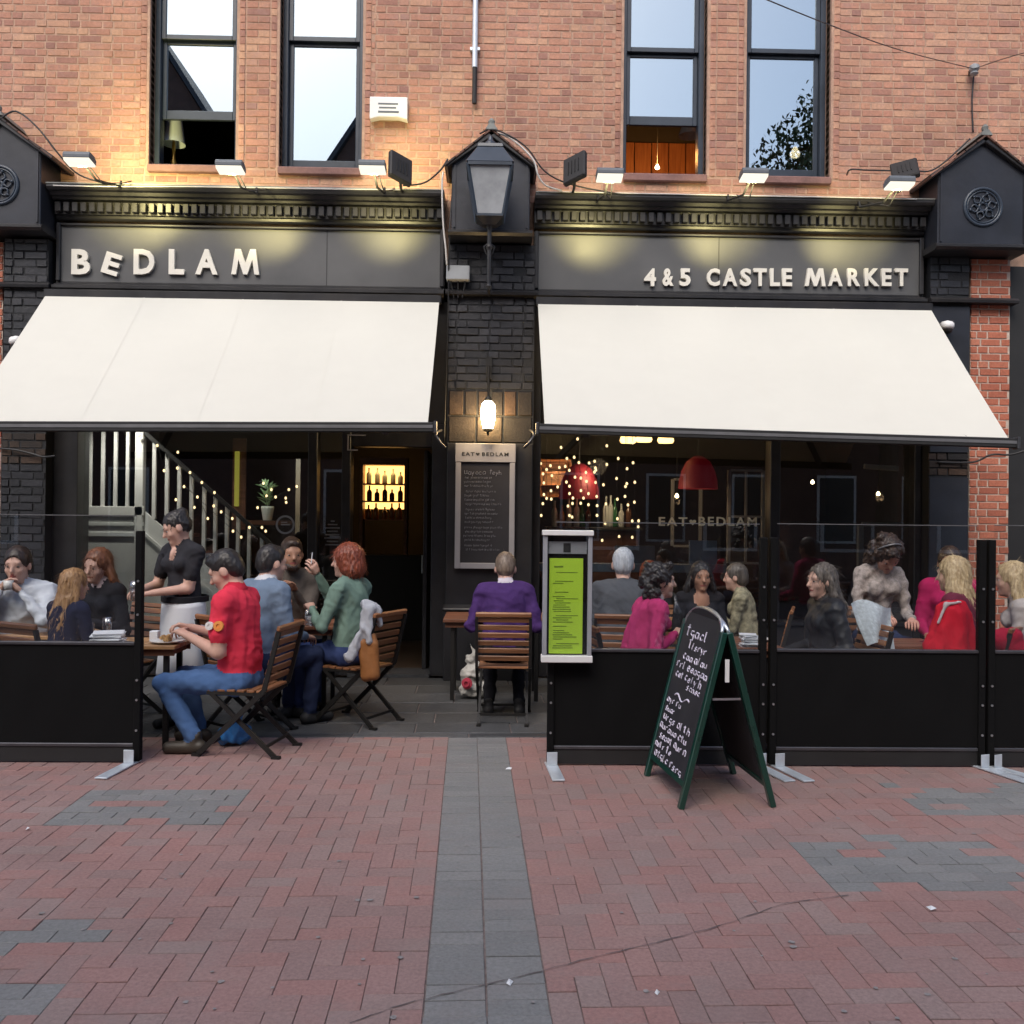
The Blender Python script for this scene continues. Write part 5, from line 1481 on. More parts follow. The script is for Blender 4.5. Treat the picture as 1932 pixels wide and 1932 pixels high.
# ================================================================== PEOPLE: implicit bodies, one continuous surface each
class Field:
    def __init__(s): s.p = []
    def rc(s, a, b, r1, r2, m=1, k=.03):
        s.p.append(('c', np.array(a, 'f4'), np.array(b, 'f4'), r1, r2, m, k)); return s
    def el(s, c, r, m=1, k=.03, R=None, sub=False):
        s.p.append(('e', np.array(c, 'f4'), np.array(r, 'f4'), None if R is None else np.array(R, 'f4'), sub, m, k)); return s
    @staticmethod
    def dist(q, P_):
        if q[0] == 'c':
            a, b, r1, r2 = q[1:5]; ab = b-a
            t = np.clip(((P_-a)@ab)/max(1e-9, float(ab@ab)), 0, 1)
            return np.linalg.norm(P_-a-t[..., None]*ab, axis=-1)-(r1+(r2-r1)*t)
        c, r, R = q[1:4]; d = P_-c
        if R is not None: d = d@R
        k0 = np.linalg.norm(d/r, axis=-1); k1 = np.linalg.norm(d/(r*r), axis=-1)
        return k0*(k0-1)/np.maximum(k1, 1e-6)
    def bounds(s):
        lo, hi = np.full(3, 9.), np.full(3, -9.)
        for q in s.p:
            if q[0] == 'e' and q[4]: continue
            if q[0] == 'c':
                r = max(q[3], q[4]); l = np.minimum(q[1], q[2])-r; h = np.maximum(q[1], q[2])+r
            else:
                r = q[2].max(); l = q[1]-r; h = q[1]+r
            lo = np.minimum(lo, l); hi = np.maximum(hi, h)
        return lo-.05, hi+.05
    def mesh(s, h):
        lo, hi = s.bounds(); n = np.ceil((hi-lo)/h).astype(int)+1
        D = np.full(n, .5, 'f4')
        ax = [lo[i]+h*np.arange(n[i]) for i in range(3)]
        for q in s.p:
            if q[0] == 'c':
                r = max(q[3], q[4]); l = np.minimum(q[1], q[2])-r; hh = np.maximum(q[1], q[2])+r
            else:
                r = q[2].max(); l = q[1]-r; hh = q[1]+r
            m = .06
            i0 = np.clip(((l-m-lo)/h).astype(int), 0, n-1); i1 = np.clip(((hh+m-lo)/h).astype(int)+2, 1, n)
            g = np.stack(np.meshgrid(*[ax[i][i0[i]:i1[i]] for i in range(3)], indexing='ij'), -1).astype('f4')
            d = s.dist(q, g); sl = tuple(slice(i0[i], i1[i]) for i in range(3)); cur = D[sl]
            if q[0] == 'e' and q[4]:
                D[sl] = np.maximum(cur, -d); continue
            k = q[6]
            hm = np.clip(.5+.5*(cur-d)/k, 0, 1)
            D[sl] = cur+(d-cur)*hm-k*hm*(1-hm)
        return surface_nets(D, lo, h)
    def tags(s, C):
        best = np.full(len(C), 9., 'f4'); out = np.zeros(len(C), int)
        for q in s.p:
            if q[0] == 'e' and q[4]: continue
            d = s.dist(q, C.astype('f4')); w = d < best
            best[w] = d[w]; out[w] = q[5]
        return out
def surface_nets(D, org, h):
    s = D < 0
    c = np.zeros(np.array(D.shape)-1, int)
    sl = lambda o, n: slice(o, n-1+o)
    nx, ny, nz = D.shape
    for dx in (0, 1):
        for dy in (0, 1):
            for dz in (0, 1): c += s[sl(dx, nx), sl(dy, ny), sl(dz, nz)]
    I = np.argwhere((c > 0) & (c < 8))
    idx = np.full(c.shape, -1, int); idx[I[:, 0], I[:, 1], I[:, 2]] = np.arange(len(I))
    acc = np.zeros((len(I), 3)); cnt = np.zeros(len(I))
    corners = [(a, b, d) for a in (0, 1) for b in (0, 1) for d in (0, 1)]
    for a in corners:
        for axis in range(3):
            if a[axis]: continue
            b = list(a); b[axis] = 1
            va = D[I[:, 0]+a[0], I[:, 1]+a[1], I[:, 2]+a[2]]; vb = D[I[:, 0]+b[0], I[:, 1]+b[1], I[:, 2]+b[2]]
            x = (va < 0) != (vb < 0)
            t = np.where(x, va/np.where(x, va-vb, 1), 0)
            pt = np.array(a, float)[None, :].repeat(len(I), 0); pt[:, axis] += t
            acc[x] += pt[x]; cnt[x] += 1
    V = (I+acc/cnt[:, None])*h+org
    F = []
    for axis in range(3):
        o1, o2 = (axis+1) % 3, (axis+2) % 3
        A = [slice(None)]*3; B = [slice(None)]*3
        A[axis] = slice(0, -1); B[axis] = slice(1, None)
        sa, sb = s[tuple(A)], s[tuple(B)]
        E_ = np.argwhere(sa != sb)
        E_ = E_[(E_[:, o1] > 0) & (E_[:, o2] > 0) & (E_[:, o1] < D.shape[o1]-1) & (E_[:, o2] < D.shape[o2]-1)]
        flip = sa[E_[:, 0], E_[:, 1], E_[:, 2]]
        q = []
        for d1, d2 in ((1, 1), (0, 1), (0, 0), (1, 0)):
            e = E_.copy(); e[:, o1] -= d1; e[:, o2] -= d2
            q.append(idx[e[:, 0], e[:, 1], e[:, 2]])
        q = np.stack(q, 1); q[~flip] = q[~flip][:, ::-1]
        F.append(q)
    return V, np.concatenate(F)
def vnormals(V, F):
    n = np.cross(V[F[:, 2]]-V[F[:, 0]], V[F[:, 3]]-V[F[:, 1]])
    N = np.zeros_like(V)
    for k in range(4): np.add.at(N, F[:, k], n)
    return N/np.maximum(1e-9, np.linalg.norm(N, axis=1))[:, None]
def folds(V, seed, wl=.11, aniso=(1, 1, .55)):
    r = np.random.default_rng(seed); o = np.zeros(len(V))
    for k in range(7):
        d = r.normal(size=3)*np.array(aniso); d /= np.linalg.norm(d)
        f = 2*PI/(wl*r.uniform(.5, 1.6)); ph = r.uniform(0, 6.28)
        w = V@(d*f)+ph+1.3*np.sin(V@(d[[1, 2, 0]]*f*.5)+ph)
        o += .6*(1-2*np.abs(np.sin(w*.5))**.8)+.25*np.sin(w)
    return o/3.2
def cloth(name, col, var=.12, bump=.25):
    return mat(name, col, .88, var*.6, 5, bump, 240, spec=.18)
SKIN = mat('skin', (.60,.37,.29), .5, .10, 14, .05, 120, spec=.4)
SKIN_RED = mat('flushed_skin', (.54,.29,.22), .5, .12, 14, .05, 120, spec=.4)
SKIN_TAN = mat('tan_skin', (.36,.19,.125), .5, .12, 14, .05, 120, spec=.4)
LIPS = mat('lips', (.33,.10,.09), .45, .05, 10)
EYEW = mat('eye_white', (.6,.58,.55), .2, .03, 10); EYED = mat('iris', (.03,.02,.015), .15, .1, 10)
def hair_mat(name, c1, c2):
    m = wood_mat(name, c1, c2, .45, 2.2, axis=2)
    return m
H = {'black': hair_mat('black_hair', (.010,.009,.010), (.035,.030,.030)), 'brown': hair_mat('dark_brown_hair', (.016,.010,.008), (.060,.035,.024)),
     'blonde_brown': hair_mat('golden_brown_hair', (.16,.075,.03), (.46,.27,.12)), 'red': hair_mat('auburn_hair', (.10,.022,.012), (.26,.065,.03)), 'ginger': hair_mat('chestnut_hair', (.09,.03,.015), (.25,.10,.045)),
     'grey': hair_mat('silver_hair', (.26,.28,.31), (.55,.58,.62)), 'sandy': hair_mat('sandy_grey_hair', (.13,.09,.065), (.33,.25,.19)), 'ash': hair_mat('ash_brown_hair', (.035,.030,.026), (.20,.17,.145)), 'blonde': hair_mat('blonde_hair', (.26,.18,.09), (.60,.47,.28))}
_eye = MB(); _eye.lathe([(0, -.0125), (.008, -.0097), (.0125, 0), (.0105, .0068)], 10, m=0, cap=False).lathe([(.0105, .0068), (.006, .0112), (0, .0127)], 10, m=1, cap=False)
EYE_ME = _eye.mesh('eye', [EYEW, EYED], smooth=True)
def unit(v):
    v = np.array(v, float); return v/max(1e-9, np.linalg.norm(v))
def ik(sh, tg, l1, l2, pole):
    sh, tg = np.array(sh, float), np.array(tg, float); d = tg-sh; L = np.linalg.norm(d); L2 = min(L, (l1+l2)*.995)
    tg = sh+d/L*L2; u = d/L; a = (l1*l1-l2*l2+L2*L2)/(2*L2); hgt = math.sqrt(max(0, l1*l1-a*a))
    p = np.array(pole, float); p = p-u*(p@u); p = unit(p)
    return sh+u*a+p*hgt, tg
def rot(ax, a):
    return np.array(Matrix.Rotation(rad(a), 3, ax))
SEED = [100]
def person(label, head, Y, rz, top, legs, hair, sex='m', skin=None, sleeve='long', stand=False, lean=6, side=0, hy=0, hp=5, ht=0, hL=None, hR=None, poleL=None, poleR=None,
           curl=55, shoe=None, vox=.0135, with_chair=None, collar=None, sw=None, bulk=1.0, name='person', knees=None, feet=None, z_seat=.455, wrinkle=.0075, beard=False, palmL=None, palmR=None, vneck=0):
    """head = picture position of the crown; the body is scaled to sit on its seat (or stand) there"""
    skin = skin or SKIN; SEED[0] += 1
    sx = sw or (.185 if sex == 'm' else .16)
    ln = rad(lean); ln2 = ln*1.35; sd_ = rad(side)
    up = unit((math.sin(sd_), math.sin(ln), math.cos(ln))); up2 = unit((math.sin(sd_)*1.2, math.sin(ln2), math.cos(ln2)))
    def build(hz):
        hip = np.array((0, 0, hz)); waist = hip+up*.19; chest = waist+up2*.19; neck = chest+up2*.135
        lh = ln2*.7+rad(hp)*.45
        hd = unit((math.sin(sd_)*.6, math.sin(lh), math.cos(lh)))
        Rh = rot('Z', hy)@rot('X', -hp)@rot('Y', ht)
        hc = neck+hd*.150+Rh@np.array((0, .02, .0))
        return hip, waist, chest, neck, hc, Rh
    X, Z = W(head[0], head[1], Y)
    HT_ = .125
    if stand:
        hip, waist, chest, neck, hc, Rh = build(.90)
        sc = Z/((hc+Rh@np.array((0, 0, HT_)))[2])
    else:
        hip, waist, chest, neck, hc, Rh = build(0)
        rel = (hc+Rh@np.array((0, 0, HT_)))[2]+.085
        sc = (Z-z_seat)/rel
        sc = min(1.16, max(.88, sc))
        zs = Z-rel*sc
        hip, waist, chest, neck, hc, Rh = build(zs/sc+.085)
    c, s_ = math.cos(rz), math.sin(rz)
    ox, oy = hc[0]*sc, hc[1]*sc
    bx, by = X-(c*ox-s_*oy), Y-(s_*ox+c*oy)
    hz = hip[2]
    f = Field(); b_ = bulk
    rt = np.array((1, 0, 0))
    # torso
    fem = sex == 'f'
    f.el(hip+np.array((0, .01, -.012)), (.158*b_, .116*b_, .098), 2, .03)
    f.el(hip+up*.105+np.array((0, .006, 0)), ((.150 if fem else .160)*b_, .116*b_, .155), 1, .03)
    f.el(hip+up*.22+np.array((0, .004, 0)), ((.140 if fem else .158)*b_, .110*b_, .17), 1, .05)
    f.el(chest+up2*.0, ((.150 if fem else .172)*b_, .112*b_, .165), 1, .05)
    for q in (-1, 1): f.rc(neck+up2*.012+rt*q*.03, neck-up2*.045+rt*q*(sx-.03), .046, .056*b_, 1, .03)
    if fem:
        for q in (-1, 1): f.el(chest+np.array((q*.068, .088, -.01)), (.062, .058, .064), 1, .035)
    shL, shR = neck-up2*.05-rt*sx, neck-up2*.05+rt*sx
    f.rc(shL+rt*.04, shR-rt*.04, .066*b_, .066*b_, 1, .05)
    f.rc(neck-up2*.03, neck+up2*.012, .068, .058, 1, .03)
    if collar is not None:
        f.rc(neck+up2*.012-rt*.012, neck+up2*.018+rt*.012, .062, .062, 5, .006)
    if vneck: f.el(neck-up2*.05+np.array((0, .075, -.02)), (.045*vneck, .045, .085*vneck), 0, .012)
    # head
    hp_ = lambda *q: hc+Rh@np.array(q)
    f.rc(neck-up2*.02, hp_(0, -.025, -.06), .052 if not fem else .045, .050 if not fem else .044, 0, .02)
    f.el(hp_(0, -.012, .022), (.076, .094, .100), 0, .02, Rh)
    f.el(hp_(0, .030, -.045), (.058, .064, .078), 0, .03, Rh)
    f.el(hp_(0, .074, -.095), (.024, .022, .020), 0, .02, Rh)
    f.rc(hp_(0, .088, .012), hp_(0, .110, -.026), .009, .0135, 0, .012)
    f.rc(hp_(-.036, .074, .026), hp_(.036, .074, .026), .014, .014, 0, .02)
    for q in (-1, 1):
        f.el(hp_(q*.040, .060, -.03), (.022, .02, .022), 0, .02, Rh)
        f.el(hp_(q*.077, -.008, -.012), (.011, .024, .033), 0, .008, Rh@rot('Z', q*-18))
    f.el(hp_(0, .087, -.060), (.024, .012, .0085), 4, .006, Rh)
    # arms
    ups, lo = .285, .255
    hands = []
    for q, sh, tg, pole, palm in ((-1, shL, hL, poleL, palmL), (1, shR, hR, poleR, palmR)):
        if tg is None: tg = (q*.13, .34, hz+.13) if not stand else (q*.24, .05, .80)
        if isinstance(tg, tuple) and len(tg) == 4: tg = hp_(*tg[:3])
        pole_ = pole or ((q*.38, -.45, -1))
        el_, wr = ik(sh, tg, ups, lo, pole_)
        if sleeve == 'long':
            f.rc(sh, el_, .060*b_, .050*b_, 1, .03); f.rc(el_, wr-unit(wr-el_)*.01, .047*b_, .035, 1, .015); f.rc(wr-unit(wr-el_)*.03, wr+unit(wr-el_)*.02, .025, .022, 0, .008)
        elif sleeve == 'short':
            f.rc(sh, el_, .048, .041, 0, .02); f.rc(el_, wr, .041, .026, 0, .015); e2 = sh+(el_-sh)*.62
            f.rc(sh, e2, .064*b_, .062*b_, 1, .02)
        else:
            f.rc(sh, el_, .046, .038, 0, .02); f.rc(el_, wr, .038, .024, 0, .015)
        d = unit(wr-el_); nrm = np.array(palm if palm is not None else (0, -.2, -1), float); nrm = unit(nrm-d*(nrm@d)); lat = np.cross(d, nrm)
        for o_ in (-.020, 0, .020): f.rc(wr+d*.012+lat*o_*.5, wr+d*.075+lat*o_*1.15, .017, .0155, 0, .012)
        hands.append((wr, d, nrm, lat, q, sh, el_))
    # legs
    kns = []
    for q in (-1, 1):
        h0 = hip+np.array((q*.085, 0, -.01))
        if stand:
            kn = np.array((q*.09, .02, .49)); an = np.array((q*.10, -.01, .09)); toe = np.array((q*.12, .15, .04))
        else:
            kx = knees[0 if q < 0 else 1] if knees else (q*.11, .43, -.005)
            kn = hip+np.array(kx); fx = feet[0 if q < 0 else 1] if feet else (q*.12, .40)
            an = np.array((fx[0], fx[1], .085)); v = an-kn; 
            if np.linalg.norm(v) > .46: kn = kn+v*(1-.46/np.linalg.norm(v))*.5
            toe = an+np.array((q*.03, .15, -.05))
        kns.append(kn)
        f.rc(h0, kn, .088*b_, .062*b_, 2, .03); f.rc(kn, an+(kn-an)*.08, .060*b_, .050*b_, 2, .02)
        f.rc(an+np.array((0, -.035, -.045)), toe, .042, .036, 3, .015); f.rc(an+np.array((0, 0, .02)), an+np.array((0, 0, -.03)), .043, .04, 3, .01)
    V, Fc = f.mesh(vox)
    N = vnormals(V, Fc)
    C_ = V[Fc].mean(1); tg_ = f.tags(C_)
    vt = np.zeros(len(V)); 
    for k in range(4): vt[Fc[:, k]] = np.where(np.isin(tg_, (1, 2)), 1, vt[Fc[:, k]])
    V = V+N*((folds(V, SEED[0], .17)*1.2+folds(V, SEED[0]+50, .075, (1, 1, 1.6))*.35)*wrinkle*vt)[:, None]
    js = [(h_[6], .075) for h_ in hands]+[(h_[5]+np.array((0, 0, -.06)), .09) for h_ in hands]+[(hip+up*.10+np.array((0, .10, 0)), .11), (hip+up*.13+np.array((0, -.08, 0)), .10)]+[(k_, .10) for k_ in kns]
    for j_, (J, rad_) in enumerate(js):
        dv = V-J; dv[:, 2] *= 1.25; dd = np.linalg.norm(dv, axis=1)
        ph = 2.2*np.sin(V@np.array((17., 11., 5.))+j_)
        V = V+N*((1-2*np.abs(np.sin(dd*PI/.046+ph*.5))**.75)*np.exp(-(dd/rad_)**2)*.0062*vt)[:, None]
    V[:, 2] = np.maximum(V[:, 2], .004)
    mb = MB(); mb.v = [tuple(p) for p in V]; mb.f = [list(q) for q in Fc]; mb.m = list(tg_); mb.t = [0]*len(Fc)
    for wr, d, nrm, lat, q, *_ in hands:
        cu = curl
        for i, (o_, L) in enumerate(((-.030, .068), (-.010, .077), (.010, .073), (.029, .058))):
            p = wr+d*.080+lat*o_; pts = [p-d*.012]; a = 0
            for sg in (.45, .32, .25):
                pts.append(p); a += rad(cu*(.35+.25*random.random()+(.1 if sg < .4 else 0)))
                p = p+(d*math.cos(a)+nrm*math.sin(a))*L*sg
            pts.append(p); mb.tube([Vector(x) for x in pts], [.0085, .0085, .008, .0072, .0055], 6, m=0)
        th = -1 if lat[0]*(-q) < 0 else 1
        b0 = wr+d*.022+lat*th*.022+nrm*.008; tdir = unit(d*.75+lat*th*.55+nrm*.35)
        mb.tube([Vector(x) for x in (b0, b0+tdir*.034, b0+tdir*.034+unit(d+nrm*.4)*.028, b0+tdir*.034+unit(d+nrm*.6)*.048)], [.011, .0100, .0088, .0062], 6, m=0)
    root = thing(name, label, 'person', (bx, by, 0), rz, 'people at the terrace tables')
    root.scale = (sc, sc, sc)
    shoe = shoe or M['black_matt']
    inst('body', mb.mesh('body', [skin, top, legs, shoe, LIPS, collar or top], smooth=True, fix=False), root)
    eo = Rh@np.array(rot('X', -90))
    for q in (-1, 1):
        o = inst('eye', EYE_ME, root, hp_(q*.031, .0745, .003)); o.rotation_euler = Matrix(eo.tolist()).to_euler(); o.scale = (1.05, .62, 1)
    # hair
    style, hm = hair
    g = Field(); r_ = np.random.default_rng(SEED[0])
    he = lambda c_, rr, k=.02, sub=False: g.el(hp_(*c_), rr, 0, k, Rh, sub)
    dn = np.array((0, 0, -1.0)); back = Rh@np.array((0, -1.0, 0))
    if style == 'short':
        he((0, -.020, .036), (.083, .101, .098)); he((0, -.055, -.01), (.074, .066, .075)); he((0, .040, .088), (.055, .045, .034))
        he((0, .110, -.030), (.080, .088, .112), sub=True)
        for q in (-1, 1): he((q*.09, .0, -.035), (.026, .035, .05), sub=True)
    elif style == 'cap':
        he((0, -.015, .034), (.088, .104, .102)); he((0, -.05, -.02), (.08, .07, .08)); he((0, .110, -.030), (.078, .088, .110), sub=True)
    elif style == 'updo':
        he((0, -.018, .034), (.086, .104, .100)); he((.0, -.055, .0), (.078, .07, .075)); he((0, -.085, .085), (.052, .05, .046)); he((0, .110, -.030), (.076, .088, .110), sub=True)
    elif style == 'bob':
        he((0, -.020, .025), (.103, .118, .118)); he((0, -.045, -.06), (.108, .095, .085), .04); he((0, .120, -.035), (.078, .104, .118), sub=True)
    elif style == 'curly':
        he((0, -.022, .03), (.095, .112, .108))
        for k in range(60):
            a = r_.uniform(0, 6.28); z = r_.uniform(-.15, .11); w = .095 if z < .04 else .075
            p = (w*math.sin(a), -.02-w*1.1*math.cos(a), z)
            if p[1] > .03 and z < .06: continue
            he(p, np.full(3, r_.uniform(.022, .036)), .012)
        he((0, .118, -.035), (.074, .092, .112), sub=True)
    elif style == 'long':
        he((0, -.02, .03), (.092, .110, .106)); he((0, -.05, -.05), (.09, .075, .09), .04)
        L = hair_len.get(label, .33)
        b0 = unit((back[0], back[1], 0))
        for k in range(26):
            a = -1.32+2.64*k/25+r_.normal()*.05
            d0 = np.array((-math.sin(a)*b0[1]+math.cos(a)*b0[0], math.sin(a)*b0[0]+math.cos(a)*b0[1], 0)); tn = np.array((-d0[1], d0[0], 0))
            l = L*r_.uniform(.70, 1.06); q1, q2, q3 = r_.normal(size=3)*.014
            p0 = hc+d0*.076+np.array((0, 0, .02)); p1 = hc+d0*(.100+.022*r_.random())+tn*q1+dn*.10
            p2 = hc+d0*(.112+.03*r_.random())+b0*.02+tn*q2+dn*(.10+l*.45); p3_ = hc+d0*(.110+.035*r_.random())+b0*.05*(1 if lean > 0 else .4)+tn*q3*1.6+dn*(l+.07)
            rr = r_.uniform(.019, .028)
            g.rc(p0, p1, .030, rr, 0, .010); g.rc(p1, p2, rr, rr*.9, 0, .008); g.rc(p2, p3_, rr*.9, .007, 0, .008)
        he((0, .120, -.035), (.078, .100, .120), sub=True)
    if beard:
        he((0, .045, -.085), (.062, .062, .05)); he((0, .10, -.03), (.06, .045, .042), sub=True); he((0, .1, -.062), (.028, .03, .011), sub=True)
    if style not in ('none',):
        for q in (-1, 1): g.rc(hp_(q*.018, .092, .030), hp_(q*.045, .078, .030), .0055, .0045, 0, .004)
        V, Fc = g.mesh(max(.0072, vox*.75)); N = vnormals(V, Fc)
        if style == 'curly': dsp = folds(V, SEED[0]+7, .035, (1, 1, 1))*.010
        else: dsp = (folds(V, SEED[0]+7, .022, (1, 1, .10))*.0065+folds(V, SEED[0]+9, .06, (1, 1, .2))*.004)*(.45 if style in ('short', 'cap') else 1)
        V = V+N*dsp[:, None]
        Nn = vnormals(V, Fc); rs_ = np.random.default_rng(SEED[0]+77)
        sv, sf = [], []; ns_ = {'short': 420, 'cap': 420, 'updo': 480, 'bob': 700, 'curly': 700, 'long': 900}[style]
        Ls = {'short': .022, 'cap': .026, 'updo': .03, 'bob': .055, 'curly': .035, 'long': .085}[style]
        crown = hp_(0, -.02, .13)
        for vi in rs_.integers(0, len(V), ns_):
            p = V[vi].copy(); n = Nn[vi]
            flow = unit((p-crown)*np.array((1, 1, 1.5))+np.array((0, 0, -.06)))
            if style == 'curly': flow = rs_.normal(size=3)
            flow = flow-n*(flow@n); flow = unit(flow+rs_.normal(size=3)*.22); ln_ = Ls*rs_.uniform(.5, 1.3)
            w = unit(np.cross(flow, n)+rs_.normal(size=3)*.1)*rs_.uniform(.0011, .0021); p = p-n*.002; b0 = len(sv)
            lift = rs_.uniform(-.05, .22); kink = rs_.normal()*.35
            for k in range(4):
                q = p+flow*ln_*k/3+n*(.003+lift*ln_*(k/3)*(1-.5*k/3))+w/.0016*.004*kink*math.sin(k*1.4)
                ww = w*(1-.28*k); sv += [tuple(q-ww), tuple(q+ww)]
            sf += [(b0+2*k, b0+2*k+1, b0+2*k+3, b0+2*k+2) for k in range(3)]
        hb = MB(); hb.v = [tuple(p) for p in V]; hb.f = [list(q) for q in Fc]; hb.m = [0]*len(Fc); hb.t = [0]*len(Fc); hb.add(sv, sf)
        inst('hair', hb.mesh('hair', hm, smooth=True, fix=False), root)
    if with_chair:
        cx, cy = bx-(-s_)*.06, by-c*.06
        chair(bx+s_*.05, by-c*.05, rz, with_chair)
    root['_'] = 0
    del root['_']
    return root, dict(hz=hz, hc=hc, hp=hp_, sc=sc, neck=neck, hands=hands, base=(bx, by), hip=hip, chest=chest)
hair_len = {}
def world_pt(root, info, p):
    c, s_ = math.cos(root.rotation_euler.z), math.sin(root.rotation_euler.z); sc = info['sc']
    return Vector((root.location.x+(c*p[0]-s_*p[1])*sc, root.location.y+(s_*p[0]+c*p[1])*sc, p[2]*sc))
denim = cloth('blue_denim', (.075,.15,.325), .13); dark_denim = cloth('dark_denim', (.022,.032,.075), .2); black_cloth = cloth('black_cloth', (.016,.016,.020), .2); navy_cloth = cloth('navy_cloth', (.018,.020,.045), .2)
D = rad
# ---- left group behind the screen
wp_, wpi = person('person in a white shirt with hands raised to a cup, facing the street', (34, 1032), -2.55, D(192), cloth('white_shirt', (.62,.66,.72), .06), dark_denim, ('cap', H['brown']), 'm', SKIN, lean=5, hy=-8, hp=10,
       hL=(-.075, .15, -.165, 1), hR=(.07, .15, -.15, 1), poleL=(-.8, .2, -1), poleR=(.8, .2, -1), palmL=(1, 0, .2), palmR=(-1, 0, .2), with_chair='slat chair under the diner in the white shirt', bulk=1.2, vox=.0105, wrinkle=.014)
cp_ = world_pt(wp_, wpi, wpi['hp'](0, .165, -.11))
tag(MB().lathe([(0, 0), (.028, 0), (.036, .07), (.033, .07), (.026, .006), (0, .006)], 14, cap=False).build('cup', M['ceramic'], None, cp_-Vector((0, 0, .03)), smooth=True), 'white cup held to the mouth of the diner in the white shirt', 'cup')
person('person in black at the left picture edge, mostly outside the view', (-52, 1052), -2.75, D(-58), black_cloth, black_cloth, ('short', H['brown']), 'm', SKIN, lean=8, hp=8, bulk=1.15, with_chair='slat chair at the left picture edge behind the screen', vox=.013)
hair_len['person with long golden brown hair and a navy top, seen from behind'] = .36
person('person with long golden brown hair and a navy top, seen from behind', (142, 1073), -2.86, D(-28), navy_cloth, dark_denim, ('long', H['blonde_brown']), 'f', SKIN, lean=7, hp=8, hy=-8, with_chair='slat chair under the long haired diner at the left', vox=.013)
hair_len['person with chestnut hair, black top and pale scarf beside the grey stair panel'] = .16
person('person with chestnut hair, black top and pale scarf beside the grey stair panel', (184, 1036), -2.25, D(150), black_cloth, black_cloth, ('long', H['ginger']), 'f', SKIN, lean=9, hp=14, hy=12, ht=-6, collar=cloth('pink_grey_scarf', (.42,.33,.34), .15),
       hL=(-.1, .30, .76), hR=(.1, .32, .76), with_chair='slat chair beside the stair panel', vox=.0145)
# ---- waitress
wr, wi = person('person standing in a black t-shirt and long white apron, holding a glass', (333, 968), -2.45, D(150), cloth('charcoal_tshirt', (.030,.030,.036), .2), black_cloth, ('updo', H['black']), 'f', SKIN, stand=True, sleeve='short', lean=3, hp=26, hy=-34, vneck=.6,
       hL=(.02, .29, 1.06), hR=(.19, .27, 1.07), poleL=(-.6, -1, -.5), poleR=(.6, -1, -.5), vox=.0095, curl=70, name='person')
ap = MB(); n, m_ = 26, 14; vs = []; fs = []
for j in range(m_+1):
    z = .985-.60*j/m_
    for i in range(n+1):
        a = -2.25+4.5*i/n; fl = 1+.10*(j/m_)
        r = (.172*fl, .150*fl+.03*(j/m_))
        rip = .006*math.sin(a*7+z*9)*(j/m_)
        vs.append(((r[0]+rip)*math.sin(a), (r[1]+rip)*math.cos(a)+.01, z+.012*math.sin(a*2)))
k = (n+1)*(m_+1)
vs2 = [(x*1.02, (y-.01)*1.02+.01, z) for x, y, z in vs]
for j in range(m_):
    for i in range(n):
        a = j*(n+1)+i; fs.append((a, a+n+1, a+n+2, a+1)); fs.append((k+a, k+a+1, k+a+n+2, k+a+n+1))
for j in range(m_):
    for i in (0, n): a = j*(n+1)+i; fs.append((a, a+n+1, k+a+n+1, k+a))
for i in range(n):
    for j in (0, m_): a = j*(n+1)+i; fs.append((a, a+1, k+a+1, k+a))
inst('apron', MB().add(vs+vs2, fs).mesh('apron', cloth('white_apron', (.66,.69,.74), .05), smooth=True), wr)
inst('apron_band', MB().lathe([(.165, .975), (.178, .98), (.178, 1.02), (.165, 1.025)], 24, cap=False).mesh('apron_band', black_cloth), wr)
gp = world_pt(wr, wi, (.13, .36, 1.07))
def goblet(loc, label, r=.038, h=.13):
    o = MB().lathe([(0, 0), (r*.75, .0), (r*.8, .004), (r, h*.6), (r*.95, h), (r*.88, h), (r*.9, h*.6), (r*.7, .012), (0, .012)], 16, cap=False).build('drinking_glass', M['glassware'], None, loc, smooth=True)
    return tag(o, label, 'glass', 'glasses on the terrace')
M['glassware'] = glass('clear_glassware', .22, (.88,.90,.92))
goblet((gp.x, gp.y, gp.z-.05), 'drinking glass held by the waitress over her white apron', .042, .13)
# ---- man in the red polo shirt, in profile
redp, ri = person('person in a red polo shirt and blue jeans eating, in profile on a slat chair', (426, 1043), -3.05, D(80), cloth('red_polo', (.74,.045,.085), .08), denim, ('short', H['black']), 'm', SKIN, sleeve='short', lean=5, hp=30, hy=8,
       hL=(-.13, .29, .70), hR=(.08, .38, .72), poleL=(-.25, -.55, -1), poleR=(.5, -.3, -1), vox=.0088, curl=75, bulk=1.08, wrinkle=.0075, collar=cloth('red_collar', (.60,.03,.06), .08), shoe=mat('tan_shoe', (.05,.04,.03), .5, .2, 10), z_seat=.41,
       knees=((-.12, .45, -.03), (.12, .44, -.03)), feet=((-.13, .24), (.13, .34)), with_chair='slat chair under the diner in the red polo shirt')
# round badges on the sleeve
_, _, _, _, _, shp, elp = ri['hands'][0]
ax = unit(elp-shp)
for dy, colr, rr in ((.034, (.7,.68,.66), .025), (-.022, (.75,.28,.06), .030)):
    p = shp+(elp-shp)*.47+np.array((-.0695, 0, 0))+np.array((0, dy, .01))
    inst('sleeve_badge', MB().lathe([(0, -.012), (rr, -.012), (rr, .004), (rr*.42, .005), (rr*.4, .0), (0, .0)], 14, cap=False).mesh('sleeve_badge', mat('sleeve_badge', colr, .7, .05, 20)), redp, p, (0, -PI/2+.10, 0))
